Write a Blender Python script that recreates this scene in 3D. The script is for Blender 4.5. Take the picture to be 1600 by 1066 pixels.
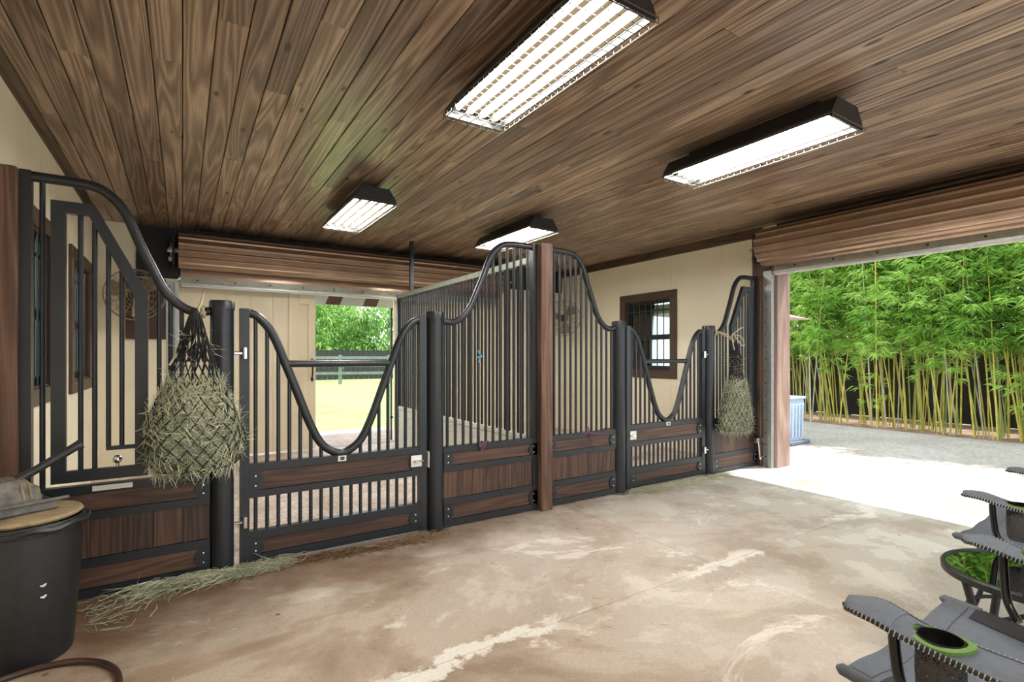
import bpy, math, random
from mathutils import Vector, Matrix

# ------------------------------------------------------------------ clear
for o in list(bpy.data.objects):
    bpy.data.objects.remove(o, do_unlink=True)
SC = bpy.context.scene
COL = SC.collection
R = math.radians
random.seed(7)

# ------------------------------------------------------------------ camera
CAMH = 1.35
FPX = 797.0
TH = math.atan(515.0 / 797.0)
SN, CS = math.sin(TH), math.cos(TH)
HORIZON = 557.0
cd = bpy.data.cameras.new('camera')
cam = bpy.data.objects.new('camera', cd)
COL.objects.link(cam)
cam.location = (0, 0, CAMH)
cam.rotation_euler = (R(90), 0, -TH)
cd.sensor_width = 36
cd.lens = FPX / 1600 * 36
cd.shift_y = (HORIZON - 533) / 1600
cd.clip_start = 0.05
cd.clip_end = 300
SC.camera = cam

# ------------------------------------------------------------------ world, sun, exposure
w = bpy.data.worlds.new('world')
SC.world = w
w.use_nodes = True
bg = w.node_tree.nodes['Background']
bg.inputs[0].default_value = (0.86, 0.93, 1.0, 1)
bg.inputs[1].default_value = 1.15
sd = bpy.data.lights.new('sun', 'SUN')
sun = bpy.data.objects.new('sun', sd)
COL.objects.link(sun)
sd.energy = 2.5
sd.angle = R(0.6)
sd.color = (1.0, 0.96, 0.9)
sun.location = (14, -4, 20)
sun.rotation_euler = Vector((-1.0, 0.5, -2.32)).to_track_quat('-Z', 'Y').to_euler()
SC.view_settings.view_transform = 'Standard'
SC.view_settings.look = 'None'
SC.view_settings.gamma = 1
SC.view_settings.use_curve_mapping = False
SC.view_settings.exposure = 1.6
TUBE_POWER = 30.0


def ray(u, v):
    s = (u - 800) / FPX
    return (SN + CS * s, CS - SN * s, -(v - HORIZON) / FPX)


def G(u, v, z=0.0):
    """pixel -> point on the horizontal plane at height z"""
    d = ray(u, v)
    t = (z - CAMH) / d[2]
    return Vector((d[0] * t, d[1] * t, z))


def XF(u, Y):
    d = ray(u, 0)
    return d[0] / d[1] * Y


# ------------------------------------------------------------------ dimensions
YF = 3.67          # stall front
YB = 7.65          # back wall inner face
XL = -0.83         # left wall inner face
XR = 6.05          # right wall inner face
XRO = 6.29         # right wall outer face
H = 2.95           # ceiling
YA = -2.4          # wall behind the camera
YJ = 3.43          # jamb of the right door
P1, P2, PW, P3, P4, PE = 0.209, 1.653, 2.68, 3.633, 5.04, 5.96


# ------------------------------------------------------------------ mesh builder
class MB:
    def __init__(s):
        s.v = []
        s.f = []

    def add(s, vs, fs):
        b = len(s.v)
        s.v += [tuple(p) for p in vs]
        s.f += [tuple(i + b for i in f) for f in fs]
        return s

    def box(s, x0, x1, y0, y1, z0, z1):
        vs = [(x, y, z) for x in (x0, x1) for y in (y0, y1) for z in (z0, z1)]
        return s.add(vs, [(0, 1, 3, 2), (4, 6, 7, 5), (0, 4, 5, 1), (2, 3, 7, 6), (0, 2, 6, 4), (1, 5, 7, 3)])

    def cbox(s, x0, x1, y0, y1, z0, z1, c=0.004):
        """box with chamfered edges all round its vertical (z) profile and ends"""
        vs = []
        for z, k in ((z0, c), (z0 + c, 0), (z1 - c, 0), (z1, c)):
            a, b, d, e = x0 + k, x1 - k, y0 + k, y1 - k
            vs += [(a + c, d, z), (b - c, d, z), (b, d + c, z), (b, e - c, z), (b - c, e, z), (a + c, e, z), (a, e - c, z), (a, d + c, z)]
        fs = []
        for r in range(3):
            for i in range(8):
                j = (i + 1) % 8
                fs.append((r * 8 + i, r * 8 + j, r * 8 + 8 + j, r * 8 + 8 + i))
        fs.append(tuple(range(7, -1, -1)))
        fs.append(tuple(range(24, 32)))
        return s.add(vs, fs)

    def tube(s, pts, r, n=8, caps=True, closed=False):
        pts = [Vector(p) for p in pts]
        m = len(pts)
        rr = r if isinstance(r, (list, tuple)) else [r] * m
        b = len(s.v)
        up = None
        for i, p in enumerate(pts):
            if closed:
                d = pts[(i + 1) % m] - pts[i - 1]
            elif i == 0:
                d = pts[1] - p
            elif i == m - 1:
                d = p - pts[i - 1]
            else:
                d = (pts[i + 1] - p).normalized() + (p - pts[i - 1]).normalized()
            if d.length < 1e-9:
                d = Vector((0, 0, 1))
            d.normalize()
            if up is None:
                up = Vector((0, 0, 1)) if abs(d.z) < 0.9 else Vector((1, 0, 0))
            a = up - d * up.dot(d)
            if a.length < 1e-5:
                a = Vector((0, 1, 0)) - d * d.y
            a.normalize()
            up = a
            c = d.cross(a)
            for k in range(n):
                an = 2 * math.pi * (k + .5) / n
                s.v.append(tuple(p + (a * math.cos(an) + c * math.sin(an)) * rr[i]))
        q = m if closed else m - 1
        for i in range(q):
            i2 = (i + 1) % m
            for k in range(n):
                k2 = (k + 1) % n
                s.f.append((b + i * n + k, b + i * n + k2, b + i2 * n + k2, b + i2 * n + k))
        if caps and not closed:
            s.f.append(tuple(b + k for k in range(n - 1, -1, -1)))
            s.f.append(tuple(b + (m - 1) * n + k for k in range(n)))
        return s

    def prism(s, poly, axis, a, b):
        """poly of 2-D points extruded along axis 'x','y','z' from a to b"""
        n = len(poly)

        def mk(p, t):
            return {'x': (t, p[0], p[1]), 'y': (p[0], t, p[1]), 'z': (p[0], p[1], t)}[axis]
        vs = [mk(p, a) for p in poly] + [mk(p, b) for p in poly]
        fs = [(i, (i + 1) % n, n + (i + 1) % n, n + i) for i in range(n)]
        fs += [tuple(range(n - 1, -1, -1)), tuple(range(n, 2 * n))]
        return s.add(vs, fs)

    def lathe(s, prof, n=24, c=(0, 0, 0), cap0=True, cap1=True, wob=0.0):
        b = len(s.v)
        for r, z in prof:
            for k in range(n):
                an = 2 * math.pi * k / n
                q = r * (1 + wob * math.sin(3 * an + z * 5))
                s.v.append((c[0] + q * math.cos(an), c[1] + q * math.sin(an), c[2] + z))
        for i in range(len(prof) - 1):
            for k in range(n):
                k2 = (k + 1) % n
                s.f.append((b + i * n + k, b + i * n + k2, b + (i + 1) * n + k2, b + (i + 1) * n + k))
        if cap0:
            s.f.append(tuple(b + k for k in range(n - 1, -1, -1)))
        if cap1:
            s.f.append(tuple(b + (len(prof) - 1) * n + k for k in range(n)))
        return s

    def ball(s, c, r, n=10, m=6, sc=(1, 1, 1)):
        prof = [(r * math.sin(math.pi * i / m), -r * math.cos(math.pi * i / m)) for i in range(m + 1)]
        b = len(s.v)
        s.lathe([(max(q, 1e-4), z) for q, z in prof], n, (0, 0, 0), False, False)
        for i in range(b, len(s.v)):
            p = s.v[i]
            s.v[i] = (c[0] + p[0] * sc[0], c[1] + p[1] * sc[1], c[2] + p[2] * sc[2])
        return s

    def grid(s, fn, nu, nv):
        vs = [fn(i / nu, j / nv) for i in range(nu + 1) for j in range(nv + 1)]
        fs = []
        for i in range(nu):
            for j in range(nv):
                a = i * (nv + 1) + j
                fs.append((a, a + 1, a + nv + 2, a + nv + 1))
        return s.add(vs, fs)

    def sheet(s, fn, nu, nv, t):
        """a closed sheet of thickness t (offset along fn's own normal estimate: z)"""
        b = len(s.v)
        s.grid(fn, nu, nv)
        n = (nu + 1) * (nv + 1)
        top = list(s.v[b:b + n])
        s.v += [(x, y, z - t) for x, y, z in top]
        base_faces = [f for f in s.f if f[0] >= b and max(f) < b + n]
        for f in base_faces:
            s.f.append(tuple(i + n for i in reversed(f)))
        edge = [i * (nv + 1) for i in range(nu + 1)] + [nu * (nv + 1) + j for j in range(1, nv + 1)] + \
               [i * (nv + 1) + nv for i in range(nu - 1, -1, -1)] + [j for j in range(nv - 1, 0, -1)]
        for k in range(len(edge)):
            a, c = edge[k] + b, edge[(k + 1) % len(edge)] + b
            s.f.append((a, c, c + n, a + n))
        return s

    def mesh(s, name, mat, smooth=False, off=(0, 0, 0)):
        me = bpy.data.meshes.new(name)
        vs = [(x - off[0], y - off[1], z - off[2]) for x, y, z in s.v] if any(off) else s.v
        me.from_pydata(vs, [], s.f)
        if mat:
            me.materials.append(mat)
        if smooth:
            me.polygons.foreach_set('use_smooth', [True] * len(me.polygons))
            try:
                me.set_sharp_from_angle(angle=R(40))
            except Exception:
                pass
        me.update()
        return me

    def build(s, name, mat, parent=None, smooth=False, local=False):
        """one mesh object; world coordinates unless local (then in the parent's own frame)"""
        if parent is None:
            xs = [p[0] for p in s.v]; ys = [p[1] for p in s.v]; zs = [p[2] for p in s.v]
            off = ((min(xs) + max(xs)) / 2, (min(ys) + max(ys)) / 2, min(zs))
        elif local:
            off = (0, 0, 0)
        else:
            off = rootloc(parent)
        o = bpy.data.objects.new(name, s.mesh(name, mat, smooth, off))
        COL.objects.link(o)
        if parent is None:
            o.location = off
        else:
            o.parent = parent
        return o


def rootloc(o):
    v = Vector((0, 0, 0))
    while o is not None:
        v += o.location
        o = o.parent
    return tuple(v)


def tag(o, label=None, cat=None, group=None, kind=None):
    if label: o['label'] = label
    if cat: o['category'] = cat
    if group: o['group'] = group
    if kind: o['kind'] = kind
    return o


def thing(name, loc, label, cat, group=None, rz=0.0):
    o = bpy.data.objects.new(name, None)
    o.empty_display_size = 0.1
    COL.objects.link(o)
    o.location = loc
    o.rotation_euler = (0, 0, rz)
    return tag(o, label, cat, group)


def place(name, me, parent, loc=(0, 0, 0), rot=None, scale=None):
    o = bpy.data.objects.new(name, me)
    COL.objects.link(o)
    o.parent = parent
    o.location = loc
    if rot: o.rotation_euler = rot
    if scale: o.scale = scale
    return o


def copy_tree(o, parent=None):
    c = o.copy()
    COL.objects.link(c)
    c.parent = parent
    for ch in list(o.children):
        copy_tree(ch, c)
    return c


def smooth_path(pts, n=6):
    """Catmull-Rom through points"""
    P = [Vector(p) for p in pts]
    P = [P[0] * 2 - P[1]] + P + [P[-1] * 2 - P[-2]]
    out = []
    for i in range(1, len(P) - 2):
        for k in range(n):
            t = k / n
            a, b, c, d = P[i - 1], P[i], P[i + 1], P[i + 2]
            out.append(0.5 * ((2 * b) + (c - a) * t + (2 * a - 5 * b + 4 * c - d) * t * t + (3 * b - a - 3 * c + d) * t ** 3))
    out.append(P[-2])
    return out


# ------------------------------------------------------------------ materials
def newmat(name):
    m = bpy.data.materials.new(name)
    m.use_nodes = True
    nt = m.node_tree
    return m, nt, nt.nodes['Principled BSDF']


def N(nt, kind, **kw):
    n = nt.nodes.new(kind)
    for k, v in kw.items():
        if k in n.inputs.keys():
            n.inputs[k].default_value = v
        else:
            setattr(n, k, v)
    return n


def L(nt, a, ao, b, bi):
    nt.links.new(a.outputs[ao], b.inputs[bi])


def ramp(nt, stops, interp='LINEAR'):
    r = nt.nodes.new('ShaderNodeValToRGB')
    r.color_ramp.interpolation = interp
    el = r.color_ramp.elements
    while len(el) < len(stops):
        el.new(0.5)
    for e, (p, c) in zip(el, stops):
        e.position = p
        e.color = (c[0], c[1], c[2], 1)
    return r


def mixc(nt, fac, a, b, mode='MIX'):
    """fac/a/b: (node, outputname) or constant; returns the mix node with output index 2"""
    m = nt.nodes.new('ShaderNodeMix')
    m.data_type = 'RGBA'
    m.blend_type = mode
    for idx, val in ((0, fac), (6, a), (7, b)):
        if isinstance(val, tuple) and hasattr(val[0], 'outputs'):
            nt.links.new(val[0].outputs[val[1]], m.inputs[idx])
        elif idx == 0:
            m.inputs[0].default_value = val
        else:
            m.inputs[idx].default_value = (val[0], val[1], val[2], 1)
    return m


def plain(name, col, rough=0.5, metal=0.0, var=0.12, scale=14.0, bump=0.0, spec=0.5, coat=0.0):
    """a paint, plastic or metal: slight mottling of the colour and of the gloss"""
    m, nt, p = newmat(name)
    tc = N(nt, 'ShaderNodeTexCoord')
    nz = N(nt, 'ShaderNodeTexNoise', Scale=scale, Detail=5.0, Roughness=0.6)
    L(nt, tc, 'Object', nz, 'Vector')
    lo = [c * (1 - var) for c in col]
    hi = [min(1, c * (1 + var)) for c in col]
    r = ramp(nt, [(0.3, lo), (0.7, hi)])
    L(nt, nz, 'Fac', r, 'Fac')
    L(nt, r, 'Color', p, 'Base Color')
    p.inputs['Roughness'].default_value = rough
    p.inputs['Metallic'].default_value = metal
    p.inputs['Specular IOR Level'].default_value = spec
    p.inputs['Coat Weight'].default_value = coat
    if bump:
        b = N(nt, 'ShaderNodeBump', Strength=bump, Distance=0.01)
        n2 = N(nt, 'ShaderNodeTexNoise', Scale=scale * 6, Detail=4.0)
        L(nt, tc, 'Object', n2, 'Vector')
        L(nt, n2, 'Fac', b, 'Height')
        L(nt, b, 'Normal', p, 'Normal')
    return m


def wood(name, dark, mid, light, axis='y', ring=14.0, across=5.0, along=0.45, rough=0.4, tone=0.35, knots=True, specks=None, tint=None):
    """stained softwood: cathedral grain from a stretched noise, fine fibre, knots, a tone of its own for each board"""
    m, nt, p = newmat(name)
    tc = N(nt, 'ShaderNodeTexCoord')
    oi = N(nt, 'ShaderNodeObjectInfo')
    mul = N(nt, 'ShaderNodeVectorMath', operation='MULTIPLY')
    mul.inputs[1].default_value = (61.3, 37.7, 83.1)
    L(nt, oi, 'Random', mul, 0)
    add = N(nt, 'ShaderNodeVectorMath', operation='ADD')
    L(nt, tc, 'Object', add, 0)
    L(nt, mul, 'Vector', add, 1)

    def mapped(a, b):
        mp = N(nt, 'ShaderNodeMapping')
        mp.inputs['Scale'].default_value = {'x': (b, a, a), 'y': (a, b, a), 'z': (a, a, b)}[axis]
        L(nt, add, 'Vector', mp, 'Vector')
        return mp
    m1 = mapped(across, along)
    n1 = N(nt, 'ShaderNodeTexNoise', Scale=1.0, Detail=2.0, Roughness=0.4, Distortion=0.3)
    L(nt, m1, 'Vector', n1, 'Vector')
    k = N(nt, 'ShaderNodeMath', operation='MULTIPLY')
    k.inputs[1].default_value = ring
    L(nt, n1, 'Fac', k, 0)
    fr = N(nt, 'ShaderNodeMath', operation='FRACT')
    L(nt, k, 'Value', fr, 0)
    rr = ramp(nt, [(0.0, [(a_ + b_) / 2 for a_, b_ in zip(mid, dark)]), (0.18, mid), (0.5, light), (0.78, mid), (1.0, [(a_ + b_) / 2 for a_, b_ in zip(mid, dark)])])
    L(nt, fr, 'Value', rr, 'Fac')
    m2 = mapped(170.0, 4.0)
    n2 = N(nt, 'ShaderNodeTexNoise', Scale=1.0, Detail=3.0, Roughness=0.6)
    L(nt, m2, 'Vector', n2, 'Vector')
    r2 = ramp(nt, [(0.3, (0.62, 0.62, 0.62)), (0.65, (1.12, 1.12, 1.12))])
    L(nt, n2, 'Fac', r2, 'Fac')
    c = mixc(nt, 0.8, (rr, 'Color'), (r2, 'Color'), 'MULTIPLY')
    # tone of the board
    r3 = ramp(nt, [(0.0, (1 - tone,) * 3), (1.0, (1 + tone,) * 3)])
    if tint:
        r3 = ramp(nt, [(0.0, [(1 - tone) * q for q in tint[0]]), (0.5, (1.0, 1.0, 1.0)), (1.0, [(1 + tone) * q for q in tint[1]])])
    L(nt, oi, 'Random', r3, 'Fac')
    c = mixc(nt, 1.0, (c, 2), (r3, 'Color'), 'MULTIPLY')
    # broad blotches of stain
    m3 = mapped(2.2, 0.8)
    n3 = N(nt, 'ShaderNodeTexNoise', Scale=1.0, Detail=3.0)
    L(nt, m3, 'Vector', n3, 'Vector')
    r4 = ramp(nt, [(0.3, (0.75, 0.75, 0.75)), (0.7, (1.2, 1.2, 1.2))])
    L(nt, n3, 'Fac', r4, 'Fac')
    c = mixc(nt, 1.0, (c, 2), (r4, 'Color'), 'MULTIPLY')
    if knots:
        m4 = mapped(6.5, 2.2)
        vo = N(nt, 'ShaderNodeTexVoronoi', Scale=1.0)
        vo.inputs['Randomness'].default_value = 1.0
        L(nt, m4, 'Vector', vo, 'Vector')
        r5 = ramp(nt, [(0.07, (1, 1, 1)), (0.13, (0, 0, 0))])
        L(nt, vo, 'Distance', r5, 'Fac')
        c = mixc(nt, (r5, 'Color'), (c, 2), [q * 0.35 for q in dark])
    if specks:
        m5 = mapped(9.0, 5.0)
        n5 = N(nt, 'ShaderNodeTexNoise', Scale=1.0, Detail=6.0, Roughness=0.75)
        L(nt, m5, 'Vector', n5, 'Vector')
        r6 = ramp(nt, [(0.68, (0, 0, 0)), (0.73, (0.55, 0.55, 0.55))])
        L(nt, n5, 'Fac', r6, 'Fac')
        c = mixc(nt, (r6, 'Color'), (c, 2), specks)
    nt.links.new(c.outputs[2], p.inputs['Base Color'])
    p.inputs['Roughness'].default_value = rough
    b = N(nt, 'ShaderNodeBump', Strength=0.25, Distance=0.002)
    L(nt, n2, 'Fac', b, 'Height')
    L(nt, b, 'Normal', p, 'Normal')
    return m


M = {}
M['ceil'] = wood('stained ceiling boards', (0.082, 0.046, 0.029), (0.245, 0.160, 0.108), (0.450, 0.325, 0.225), 'y',
                 ring=15, along=0.26, across=6.0, rough=0.30, tone=0.30, specks=(0.42, 0.36, 0.28), tint=((1.0, 0.97, 0.96), (1.0, 1.02, 0.98)))
M['ceil_back'] = plain('ceiling backing', (0.012, 0.008, 0.006), 0.8)
M['dwood_x'] = wood('dark stained board', (0.020, 0.010, 0.006), (0.060, 0.028, 0.017), (0.105, 0.050, 0.030), 'x', ring=9, across=9, rough=0.5, tone=0.2, knots=False)
M['dwood_z'] = wood('dark stained upright board', (0.018, 0.009, 0.006), (0.055, 0.026, 0.016), (0.100, 0.048, 0.029), 'z', ring=9, across=9, rough=0.5, tone=0.25, knots=False)
M['post_wood'] = wood('red brown timber', (0.045, 0.020, 0.012), (0.115, 0.055, 0.034), (0.18, 0.092, 0.058), 'z', ring=8, across=7, rough=0.5, tone=0.15, knots=False)
M['jamb_wood'] = wood('pinkish brown jamb', (0.20, 0.12, 0.095), (0.29, 0.19, 0.155), (0.36, 0.25, 0.21), 'z', ring=6, across=6, rough=0.55, tone=0.1, knots=False)
M['trim_wood'] = wood('dark trim', (0.03, 0.017, 0.010), (0.075, 0.042, 0.026), (0.11, 0.064, 0.040), 'y', ring=8, rough=0.5, tone=0.1, knots=False)
M['steel'] = plain('black powder coated steel', (0.014, 0.017, 0.022), 0.36, 0.0, 0.15, 9, 0.03)
M['steel_dk'] = plain('black painted timber', (0.010, 0.010, 0.011), 0.6)
M['galv'] = plain('galvanised steel', (0.46, 0.48, 0.47), 0.42, 0.75, 0.14, 22)
M['guard'] = plain('dull wire', (0.10, 0.09, 0.075), 0.5, 0.3)
M['fan'] = plain('dusty brown fan metal', (0.26, 0.20, 0.13), 0.5, 0.3, 0.4, 18)
M['chrome'] = plain('chrome', (0.75, 0.75, 0.74), 0.18, 1.0, 0.05)
M['hole'] = plain('dark bolt hole', (0.012, 0.012, 0.012), 0.8)
M['white_metal'] = plain('white enamel', (0.72, 0.71, 0.66), 0.4)
M['brown_metal'] = plain('brown curtain steel', (0.37, 0.25, 0.175), 0.24, 0.6, 0.12, 5)
M['barmetal'] = plain('olive grey bar', (0.34, 0.33, 0.27), 0.45, 0.4, 0.2, 12)
M['window_frame'] = plain('brown window frame', (0.075, 0.044, 0.026), 0.5, 0, 0.15)
M['plastic_black'] = plain('black plastic', (0.016, 0.017, 0.019), 0.42, 0, 0.3, 30, 0.15)
M['lid_dust'] = plain('dusty tan lid', (0.30, 0.22, 0.13), 0.85, 0, 0.35, 16, 0.3)
M['scoop'] = plain('worn grey metal', (0.16, 0.15, 0.13), 0.55, 0.3, 0.55, 18, 0.2)
M['tray'] = plain('grey rubber', (0.13, 0.125, 0.115), 0.7, 0, 0.35, 20, 0.2)
M['hose'] = plain('brown hose', (0.045, 0.022, 0.015), 0.4, 0, 0.2)
M['fabric'] = plain('grey blue polyester', (0.098, 0.110, 0.134), 0.7, 0, 0.12, 60, 0.25)
M['fabric_dk'] = plain('black webbing', (0.020, 0.020, 0.021), 0.8, 0, 0.2, 50, 0.2)
M['stitch'] = plain('pale stitching', (0.42, 0.42, 0.40), 0.8)
M['green_ring'] = plain('green binding', (0.10, 0.19, 0.045), 0.6)
M['frame_black'] = plain('gloss black tube', (0.010, 0.010, 0.011), 0.22)
M['net'] = plain('black net cord', (0.012, 0.012, 0.013), 0.8)
M['rope'] = plain('pale cord', (0.50, 0.43, 0.30), 0.85)
M['twine'] = plain('purple twine', (0.13, 0.055, 0.10), 0.8)
M['twine_blue'] = plain('blue clip', (0.10, 0.32, 0.45), 0.6)
M['bin'] = plain('pale blue grey plastic', (0.40, 0.50, 0.62), 0.5, 0, 0.08)
M['bin_dk'] = plain('dark bin base', (0.12, 0.15, 0.2), 0.6)
M['fence_black'] = plain('black fence board', (0.016, 0.015, 0.015), 0.75, 0, 0.5, 8)
M['fence_grey'] = plain('grey green rail', (0.13, 0.16, 0.13), 0.7, 0, 0.2, 4)
M['valance'] = plain('white valance board', (0.72, 0.72, 0.72), 0.5, 0, 0.06)
M['valance_brown'] = plain('brown stripe', (0.16, 0.095, 0.08), 0.6)
M['door_cream'] = plain('cream door', (0.87, 0.76, 0.56), 0.55, 0, 0.06, 3)
M['part_panel'] = plain('pale partition boarding', (0.55, 0.54, 0.47), 0.6, 0, 0.1, 5)
M['part_rail'] = plain('pale green grey channel', (0.30, 0.33, 0.28), 0.4, 0.4, 0.15, 12)
M['roofpale'] = plain('pale roof sheet', (0.62, 0.50, 0.44), 0.6)
M['brown_paint'] = plain('brown board', (0.06, 0.03, 0.018), 0.6, 0, 0.2)
M['red_item'] = plain('red plastic', (0.35, 0.03, 0.04), 0.5)
M['trunk'] = plain('bark', (0.12, 0.09, 0.06), 0.85, 0, 0.3, 12, 0.3)
M['reflector'] = plain('dark tan reflector', (0.011, 0.0085, 0.0055), 0.9, spec=0.0)


def cream_wall():
    m, nt, p = newmat('cream painted boarding')
    tc = N(nt, 'ShaderNodeTexCoord')
    n1 = N(nt, 'ShaderNodeTexNoise', Scale=1.4, Detail=5.0, Roughness=0.6)
    L(nt, tc, 'Object', n1, 'Vector')
    r = ramp(nt, [(0.3, (0.84, 0.76, 0.58)), (0.7, (0.90, 0.83, 0.66))])
    L(nt, n1, 'Fac', r, 'Fac')
    mp = N(nt, 'ShaderNodeMapping')
    mp.inputs['Scale'].default_value = (6, 6, 0.6)
    L(nt, tc, 'Object', mp, 'Vector')
    n2 = N(nt, 'ShaderNodeTexNoise', Scale=1.0, Detail=6.0, Roughness=0.7)
    L(nt, mp, 'Vector', n2, 'Vector')
    r2 = ramp(nt, [(0.62, (0, 0, 0)), (0.78, (0.5, 0.5, 0.5))])
    L(nt, n2, 'Fac', r2, 'Fac')
    c = mixc(nt, (r2, 'Color'), (r, 'Color'), (0.44, 0.32, 0.18))
    nt.links.new(c.outputs[2], p.inputs['Base Color'])
    p.inputs['Roughness'].default_value = 0.6
    b = N(nt, 'ShaderNodeBump', Strength=0.15, Distance=0.004)
    L(nt, n2, 'Fac', b, 'Height')
    L(nt, b, 'Normal', p, 'Normal')
    return m


M['cream'] = cream_wall()


def concrete():
    """swept concrete: tan and grey clouds, pale worn patches, brown muck along the stall line, hairline joints"""
    m, nt, p = newmat('worn concrete floor')
    geo = N(nt, 'ShaderNodeNewGeometry')
    sep = N(nt, 'ShaderNodeSeparateXYZ')
    L(nt, geo, 'Position', sep, 'Vector')
    n1 = N(nt, 'ShaderNodeTexNoise', Scale=0.9, Detail=7.0, Roughness=0.62, Distortion=0.6)
    L(nt, geo, 'Position', n1, 'Vector')
    r1 = ramp(nt, [(0.36, (0.22, 0.145, 0.095)), (0.455, (0.36, 0.265, 0.195)), (0.485, (0.42, 0.335, 0.265)), (0.555, (0.43, 0.36, 0.29)), (0.585, (0.56, 0.485, 0.41))])
    L(nt, n1, 'Fac', r1, 'Fac')
    # greyer and paler towards the big door
    mr = N(nt, 'ShaderNodeMapRange')
    mr.inputs[1].default_value = 0.8
    mr.inputs[2].default_value = 4.6
    L(nt, sep, 'X', mr, 0)
    n1b = N(nt, 'ShaderNodeTexNoise', Scale=1.6, Detail=6.0, Roughness=0.65)
    L(nt, geo, 'Position', n1b, 'Vector')
    r1b = ramp(nt, [(0.40, (0.37, 0.325, 0.275)), (0.455, (0.47, 0.405, 0.35)), (0.475, (0.50, 0.465, 0.415)), (0.535, (0.47, 0.44, 0.395)), (0.56, (0.60, 0.575, 0.53))])
    L(nt, n1b, 'Fac', r1b, 'Fac')
    c = mixc(nt, (mr, 0), (r1, 'Color'), (r1b, 'Color'))
    # pale worn patches
    n2 = N(nt, 'ShaderNodeTexNoise', Scale=0.75, Detail=9.0, Roughness=0.68, Distortion=1.4)
    mp2 = N(nt, 'ShaderNodeMapping')
    mp2.inputs['Location'].default_value = (3.1, 7.7, 0)
    mp2.inputs['Rotation'].default_value = (0, 0, 0.5)
    mp2.inputs['Scale'].default_value = (1.0, 1.9, 1)
    L(nt, geo, 'Position', mp2, 'Vector')
    L(nt, mp2, 'Vector', n2, 'Vector')
    r2 = ramp(nt, [(0.57, (0, 0, 0)), (0.62, (0.7, 0.7, 0.7))])
    L(nt, n2, 'Fac', r2, 'Fac')
    c = mixc(nt, (r2, 'Color'), (c, 2), (0.72, 0.67, 0.60))
    # lime bloom along the slab joint
    nj = N(nt, 'ShaderNodeTexNoise', Scale=2.0, Detail=8.0, Roughness=0.7)
    L(nt, geo, 'Position', nj, 'Vector')
    j1 = N(nt, 'ShaderNodeMath', operation='MULTIPLY_ADD')
    j1.inputs[1].default_value = 0.75
    j1.inputs[2].default_value = -0.375 - 2.05
    L(nt, nj, 'Fac', j1, 0)
    j2 = N(nt, 'ShaderNodeMath', operation='ADD')
    L(nt, j1, 'Value', j2, 0)
    L(nt, sep, 'Y', j2, 1)
    j3 = N(nt, 'ShaderNodeMath', operation='ABSOLUTE')
    L(nt, j2, 'Value', j3, 0)
    j4 = N(nt, 'ShaderNodeMapRange')
    j4.inputs[1].default_value = 0.07
    j4.inputs[2].default_value = 0.045
    j4.inputs[4].default_value = 0.8
    L(nt, j3, 'Value', j4, 0)
    nk = N(nt, 'ShaderNodeTexNoise', Scale=1.1, Detail=3.0)
    L(nt, geo, 'Position', nk, 'Vector')
    rk = ramp(nt, [(0.45, (0, 0, 0)), (0.53, (1, 1, 1))])
    L(nt, nk, 'Fac', rk, 'Fac')
    jm = N(nt, 'ShaderNodeMath', operation='MULTIPLY')
    L(nt, j4, 0, jm, 0)
    L(nt, rk, 'Color', jm, 1)
    c = mixc(nt, (jm, 'Value'), (c, 2), (0.76, 0.73, 0.67))
    # small grey patches and dark spots
    n3 = N(nt, 'ShaderNodeTexNoise', Scale=2.6, Detail=5.0, Roughness=0.6)
    mp3 = N(nt, 'ShaderNodeMapping')
    mp3.inputs['Location'].default_value = (11.3, 2.2, 0)
    L(nt, geo, 'Position', mp3, 'Vector')
    L(nt, mp3, 'Vector', n3, 'Vector')
    r3 = ramp(nt, [(0.70, (0, 0, 0)), (0.73, (0.7, 0.7, 0.7))])
    L(nt, n3, 'Fac', r3, 'Fac')
    c = mixc(nt, (r3, 'Color'), (c, 2), (0.36, 0.37, 0.35))
    vo = N(nt, 'ShaderNodeTexVoronoi', Scale=3.2)
    L(nt, geo, 'Position', vo, 'Vector')
    r4 = ramp(nt, [(0.03, (1, 1, 1)), (0.05, (0, 0, 0))])
    L(nt, vo, 'Distance', r4, 'Fac')
    c = mixc(nt, (r4, 'Color'), (c, 2), (0.10, 0.075, 0.05))
    # muck along the foot of the stall fronts, ragged edge
    n5 = N(nt, 'ShaderNodeTexNoise', Scale=2.2, Detail=7.0, Roughness=0.65)
    L(nt, geo, 'Position', n5, 'Vector')
    ms = N(nt, 'ShaderNodeMath', operation='MULTIPLY_ADD')
    ms.inputs[1].default_value = 1.9
    L(nt, n5, 'Fac', ms, 0)
    L(nt, sep, 'Y', ms, 2)
    xs = N(nt, 'ShaderNodeMath', operation='MULTIPLY_ADD')
    xs.inputs[1].default_value = -0.19
    L(nt, sep, 'X', xs, 0)
    L(nt, ms, 'Value', xs, 2)
    mr5 = N(nt, 'ShaderNodeMapRange')
    mr5.inputs[1].default_value = 3.55
    mr5.inputs[2].default_value = 4.40
    mr5.inputs[4].default_value = 0.92
    L(nt, xs, 'Value', mr5, 0)
    c = mixc(nt, (mr5, 0), (c, 2), (0.135, 0.070, 0.034))
    # fine speckle
    n6 = N(nt, 'ShaderNodeTexNoise', Scale=70.0, Detail=3.0, Roughness=0.7)
    L(nt, geo, 'Position', n6, 'Vector')
    r6 = ramp(nt, [(0.3, (0.86, 0.86, 0.86)), (0.7, (1.08, 1.08, 1.08))])
    L(nt, n6, 'Fac', r6, 'Fac')
    c = mixc(nt, 1.0, (c, 2), (r6, 'Color'), 'MULTIPLY')
    nt.links.new(c.outputs[2], p.inputs['Base Color'])
    rr = ramp(nt, [(0.3, (0.45, 0.45, 0.45)), (0.7, (0.62, 0.62, 0.62))])
    L(nt, n1, 'Fac', rr, 'Fac')
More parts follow.
